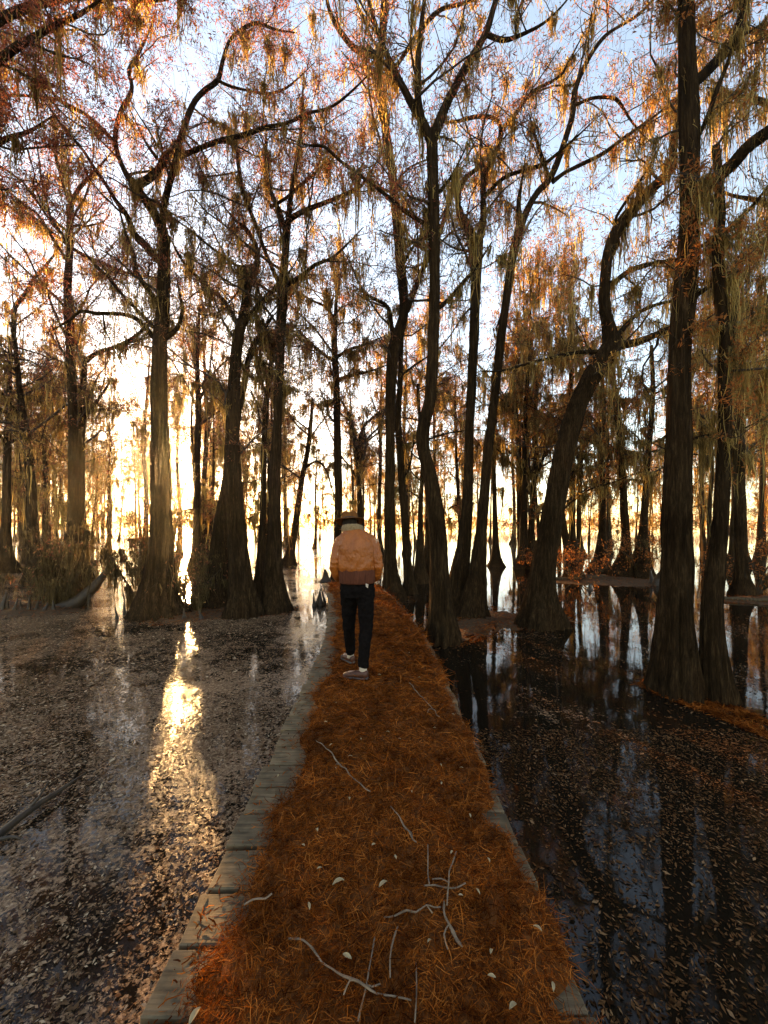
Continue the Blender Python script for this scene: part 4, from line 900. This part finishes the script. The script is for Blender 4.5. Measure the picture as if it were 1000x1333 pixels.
# jacket
j = Acc()
loft(j, [(0, .0, 1.10, .186, .135), (-.002, .0, 1.15, .205, .158), (-.004, 0, 1.24, .210, .165), (-.006, .0, 1.34, .212, .160), (-.010, .0, 1.42, .205, .145), (-.016, .005, 1.475, .172, .125), (-.026, .012, 1.52, .125, .10), (-.035, .02, 1.55, .085, .085)], 32)
jk = remeshed(j, 'jacket', M['jacket'], person, .007, 3, .030, .11)
for sl in ([(-.135, .0, 1.44, .070), (-.180, -.005, 1.39, .069), (-.215, -.03, 1.28, .060), (-.230, -.03, 1.17, .057), (-.218, .045, 1.07, .054), (-.190, .125, 1.005, .048)],
           [(.115, .0, 1.445, .070), (.160, -.005, 1.395, .069), (.197, -.03, 1.28, .060), (.215, -.03, 1.17, .057), (.203, .045, 1.075, .054), (.180, .125, 1.02, .048)]):
    j = Acc(); limb_t(j, sl); remeshed(j, 'sleeve', M['jacket'], jk, .006, 2, .024, .07)
w = Acc(); loft(w, [(0, .0, .985, .178, .135), (0, 0, 1.0, .188, .142), (0, 0, 1.06, .192, .146), (0, 0, 1.12, .200, .150), (0, 0, 1.14, .196, .146)], 36); w.build('waistband', M['knit'], jk)
for s, c in ((-1, (-.185, .125, 1.015)), (1, (.175, .125, 1.03))):
    cu = Acc(); c = np.array(c); limb_t(cu, [(*(c + (s * .012, -.02, .018)), .054), (*c, .055), (*(c + (-s * .035, .045, -.022)), .05)]); cu.build('cuff', M['knit'], jk)
# seams and yoke stitched on the back
for z0, hw in ((1.455, .20),):
    se = Acc(); a_ = np.linspace(math.pi * 1.12, math.pi * 1.88, 20); pts = np.column_stack([-.012 + (hw + .03) * np.cos(a_), .154 * np.sin(a_), np.full(20, z0)])
col = Acc(); nn = 30; aa = np.linspace(0, 2 * math.pi, nn, endpoint=False); V = []
for fz, rr, dz in ((1.50, .105, 0), (1.535, .122, .0), (1.575, .116, .0), (1.592, .100, 0), (1.57, .085, 0), (1.52, .08, 0)):
    for t_ in aa: V.append((-.05 + rr * math.cos(t_), .035 + rr * .92 * math.sin(t_), fz + .018 * -math.sin(t_)))
k = np.arange(5)[:, None] * nn; i = np.arange(nn)[None]; jx = (i + 1) % nn
col.add(V, np.stack([k + i, k + jx, k + nn + jx, k + nn + i], -1).reshape(-1, 4)); cl = col.build('collar', M['fleece'], jk)
tx = bpy.data.textures.new('fleece_curl', 'CLOUDS'); tx.noise_scale = .02
md = cl.modifiers.new('sub', 'SUBSURF'); md.levels = 2; md.render_levels = 2
md = cl.modifiers.new('curl', 'DISPLACE'); md.texture = tx; md.strength = .012
# hair and hat
h = Acc(); ball(h, HEAD + (0, -.012, .012), (.080, .092, .100)); ball(h, HEAD + (0, -.055, -.055), (.062, .045, .05)); remeshed(h, 'hair', M['hair'], person, .009, 3, .012, .02)
hat = empty('hat_pivot'); 
def hat_mesh():
    n = 40; a = np.arange(n) * 2 * math.pi / n; V = []; prof = []
    rings = [(.168, .000), (.172, .004), (.166, .008), (.13, .006), (.104, .010), (.098, .03), (.094, .07), (.090, .10), (.076, .118), (.045, .117), (.012, .108)]
    for r, z in rings:
        x = r * np.cos(a) * .92; y = r * np.sin(a) * 1.05; zz = np.full(n, z)
        if r > .12: zz = zz + .020 * (np.abs(np.cos(a)) ** 2) - .010 * np.abs(np.sin(a))
        if z > .09: zz = zz - .022 * np.exp(-(x / .028) ** 2) * (1 - .3 * np.sin(a)); x = x * (1 - .12 * (np.sin(a) > 0) * np.abs(np.sin(a)))
        V.append(np.column_stack([x, y, zz]))
    K = len(V); V = np.vstack(V); k = np.arange(K - 1)[:, None] * n; i = np.arange(n)[None]; j = (i + 1) % n
    return V, np.stack([k + i, k + j, k + n + j, k + n + i], -1).reshape(-1, 4)
bpy.data.objects.remove(hat)
V, Q = hat_mesh(); Rm = np.array((Matrix.Rotation(-.30, 3, 'X') @ Matrix.Rotation(-.05, 3, 'Y'))); ho = HEAD + (0, .005, .035)
A = Acc(); A.add(V @ Rm.T + ho, Q); hat = A.build('hat', M['felt'], person); md = hat.modifiers.new('sub', 'SUBSURF'); md.levels = 1; md.render_levels = 1
n = 40; a = np.arange(n) * 2 * math.pi / n; V = np.vstack([np.column_stack([r * np.cos(a) * .92, r * np.sin(a) * 1.05, np.full(n, z)]) for r, z in ((.104, .011), (.107, .013), (.1045, .034), (.1, .035))])
k = np.arange(3)[:, None] * n; i = np.arange(n)[None]; jx = (i + 1) % n
A = Acc(); A.add(V @ Rm.T + ho, np.stack([k + i, k + jx, k + n + jx, k + n + i], -1).reshape(-1, 4)); A.build('hat_band', M['band'], hat)
# shoes and socks
def shoe(heel, toe, zt, lift):
    heel = np.array(heel); toe = np.array(toe); L = np.linalg.norm(toe - heel); d = (toe - heel) / L; s_ = np.array([-d[1], d[0]])
    def build(prof, nm, m, par):
        n = 14; a = np.arange(n) * 2 * math.pi / n; V = []
        for t, w, z0, z1 in prof:
            c = heel + d * L * t; zc = (z0 + z1) / 2; hz = (z1 - z0) / 2
            V.append(np.column_stack([c[0] + s_[0] * w * np.cos(a), c[1] + s_[1] * w * np.cos(a), zt + zc + np.sign(np.sin(a)) * hz * np.abs(np.sin(a)) ** .7 + lift * (1 - t) * .0]))
        K = len(V); V = np.vstack(V + [V[0].mean(0)[None], V[-1].mean(0)[None]]); k = np.arange(K - 1)[:, None] * n; i = np.arange(n)[None]; j = (i + 1) % n
        Q = np.stack([k + i, k + j, k + n + j, k + n + i], -1).reshape(-1, 4); i = np.arange(n); j = (i + 1) % n
        T = np.vstack([np.stack([j, i, np.full(n, K * n)], -1), np.stack([(K - 1) * n + i, (K - 1) * n + j, np.full(n, K * n + 1)], -1)])
        A = Acc(); A.add(V, Q, T); return A.build(nm, m, par)
    o = build([(0, .018, .02, .07), (.03, .033, .012, .085), (.15, .040, .01, .09), (.3, .041, .01, .085), (.5, .043, .01, .075), (.7, .049, .01, .06), (.85, .046, .01, .052), (.95, .034, .012, .045), (1, .015, .018, .035)], 'shoe', M['shoe'], person)
    build([(-.01, .02, .0, .018), (.03, .037, -.004, .018), (.3, .043, -.004, .016), (.5, .042, -.002, .016), (.72, .052, -.004, .016), (.88, .048, -.002, .017), (.98, .03, .002, .02), (1.02, .012, .006, .02)], 'sole', M['sole'], o)
shoe((.115, -.055), (-.145, .015), .0, 0); shoe((-.075, .40), (-.215, .60), .0, 0)
for c in ((.064, -.03), (-.108, .435)):
    A = Acc(); loft(A, [(c[0], c[1], .055, .040, .042), (c[0], c[1], .09, .040, .041), (c[0], c[1], .15, .042, .043)], 18); A.build('sock', M['sock'], person)
# a small pale tag on the right hip pocket
A = Acc(); A.add([(.095, -.145, 1.0), (.125, -.14, .99), (.118, -.147, .955), (.10, -.15, .965)], [(0, 1, 2, 3)]); A.build('pocket_tag', M['sock'], person)

# ------------------------------------------------------------------ low sun haze over the swamp
def haze_box():
    x0, x1, y0, y1, z0, z1 = -290, 290, -12, 200, -1.0, 21.0
    V = [(x, y, z) for z in (z0, z1) for x, y in ((x0, y0), (x1, y0), (x1, y1), (x0, y1))]
    Q = [(3, 2, 1, 0), (4, 5, 6, 7), (0, 1, 5, 4), (1, 2, 6, 5), (2, 3, 7, 6), (3, 0, 4, 7)]
    m, nt, out = mat('haze'); v = nd(nt, 'VolumePrincipled', Density=.0005, Anisotropy=.86); v.inputs['Color'].default_value = (1, .93, .82, 1)
    nt.links.new(v.outputs[0], out.inputs['Volume'])
    tag(link_mesh('haze', mesh_np('haze', V, Q, smooth=False), m), kind='stuff')
haze_box()
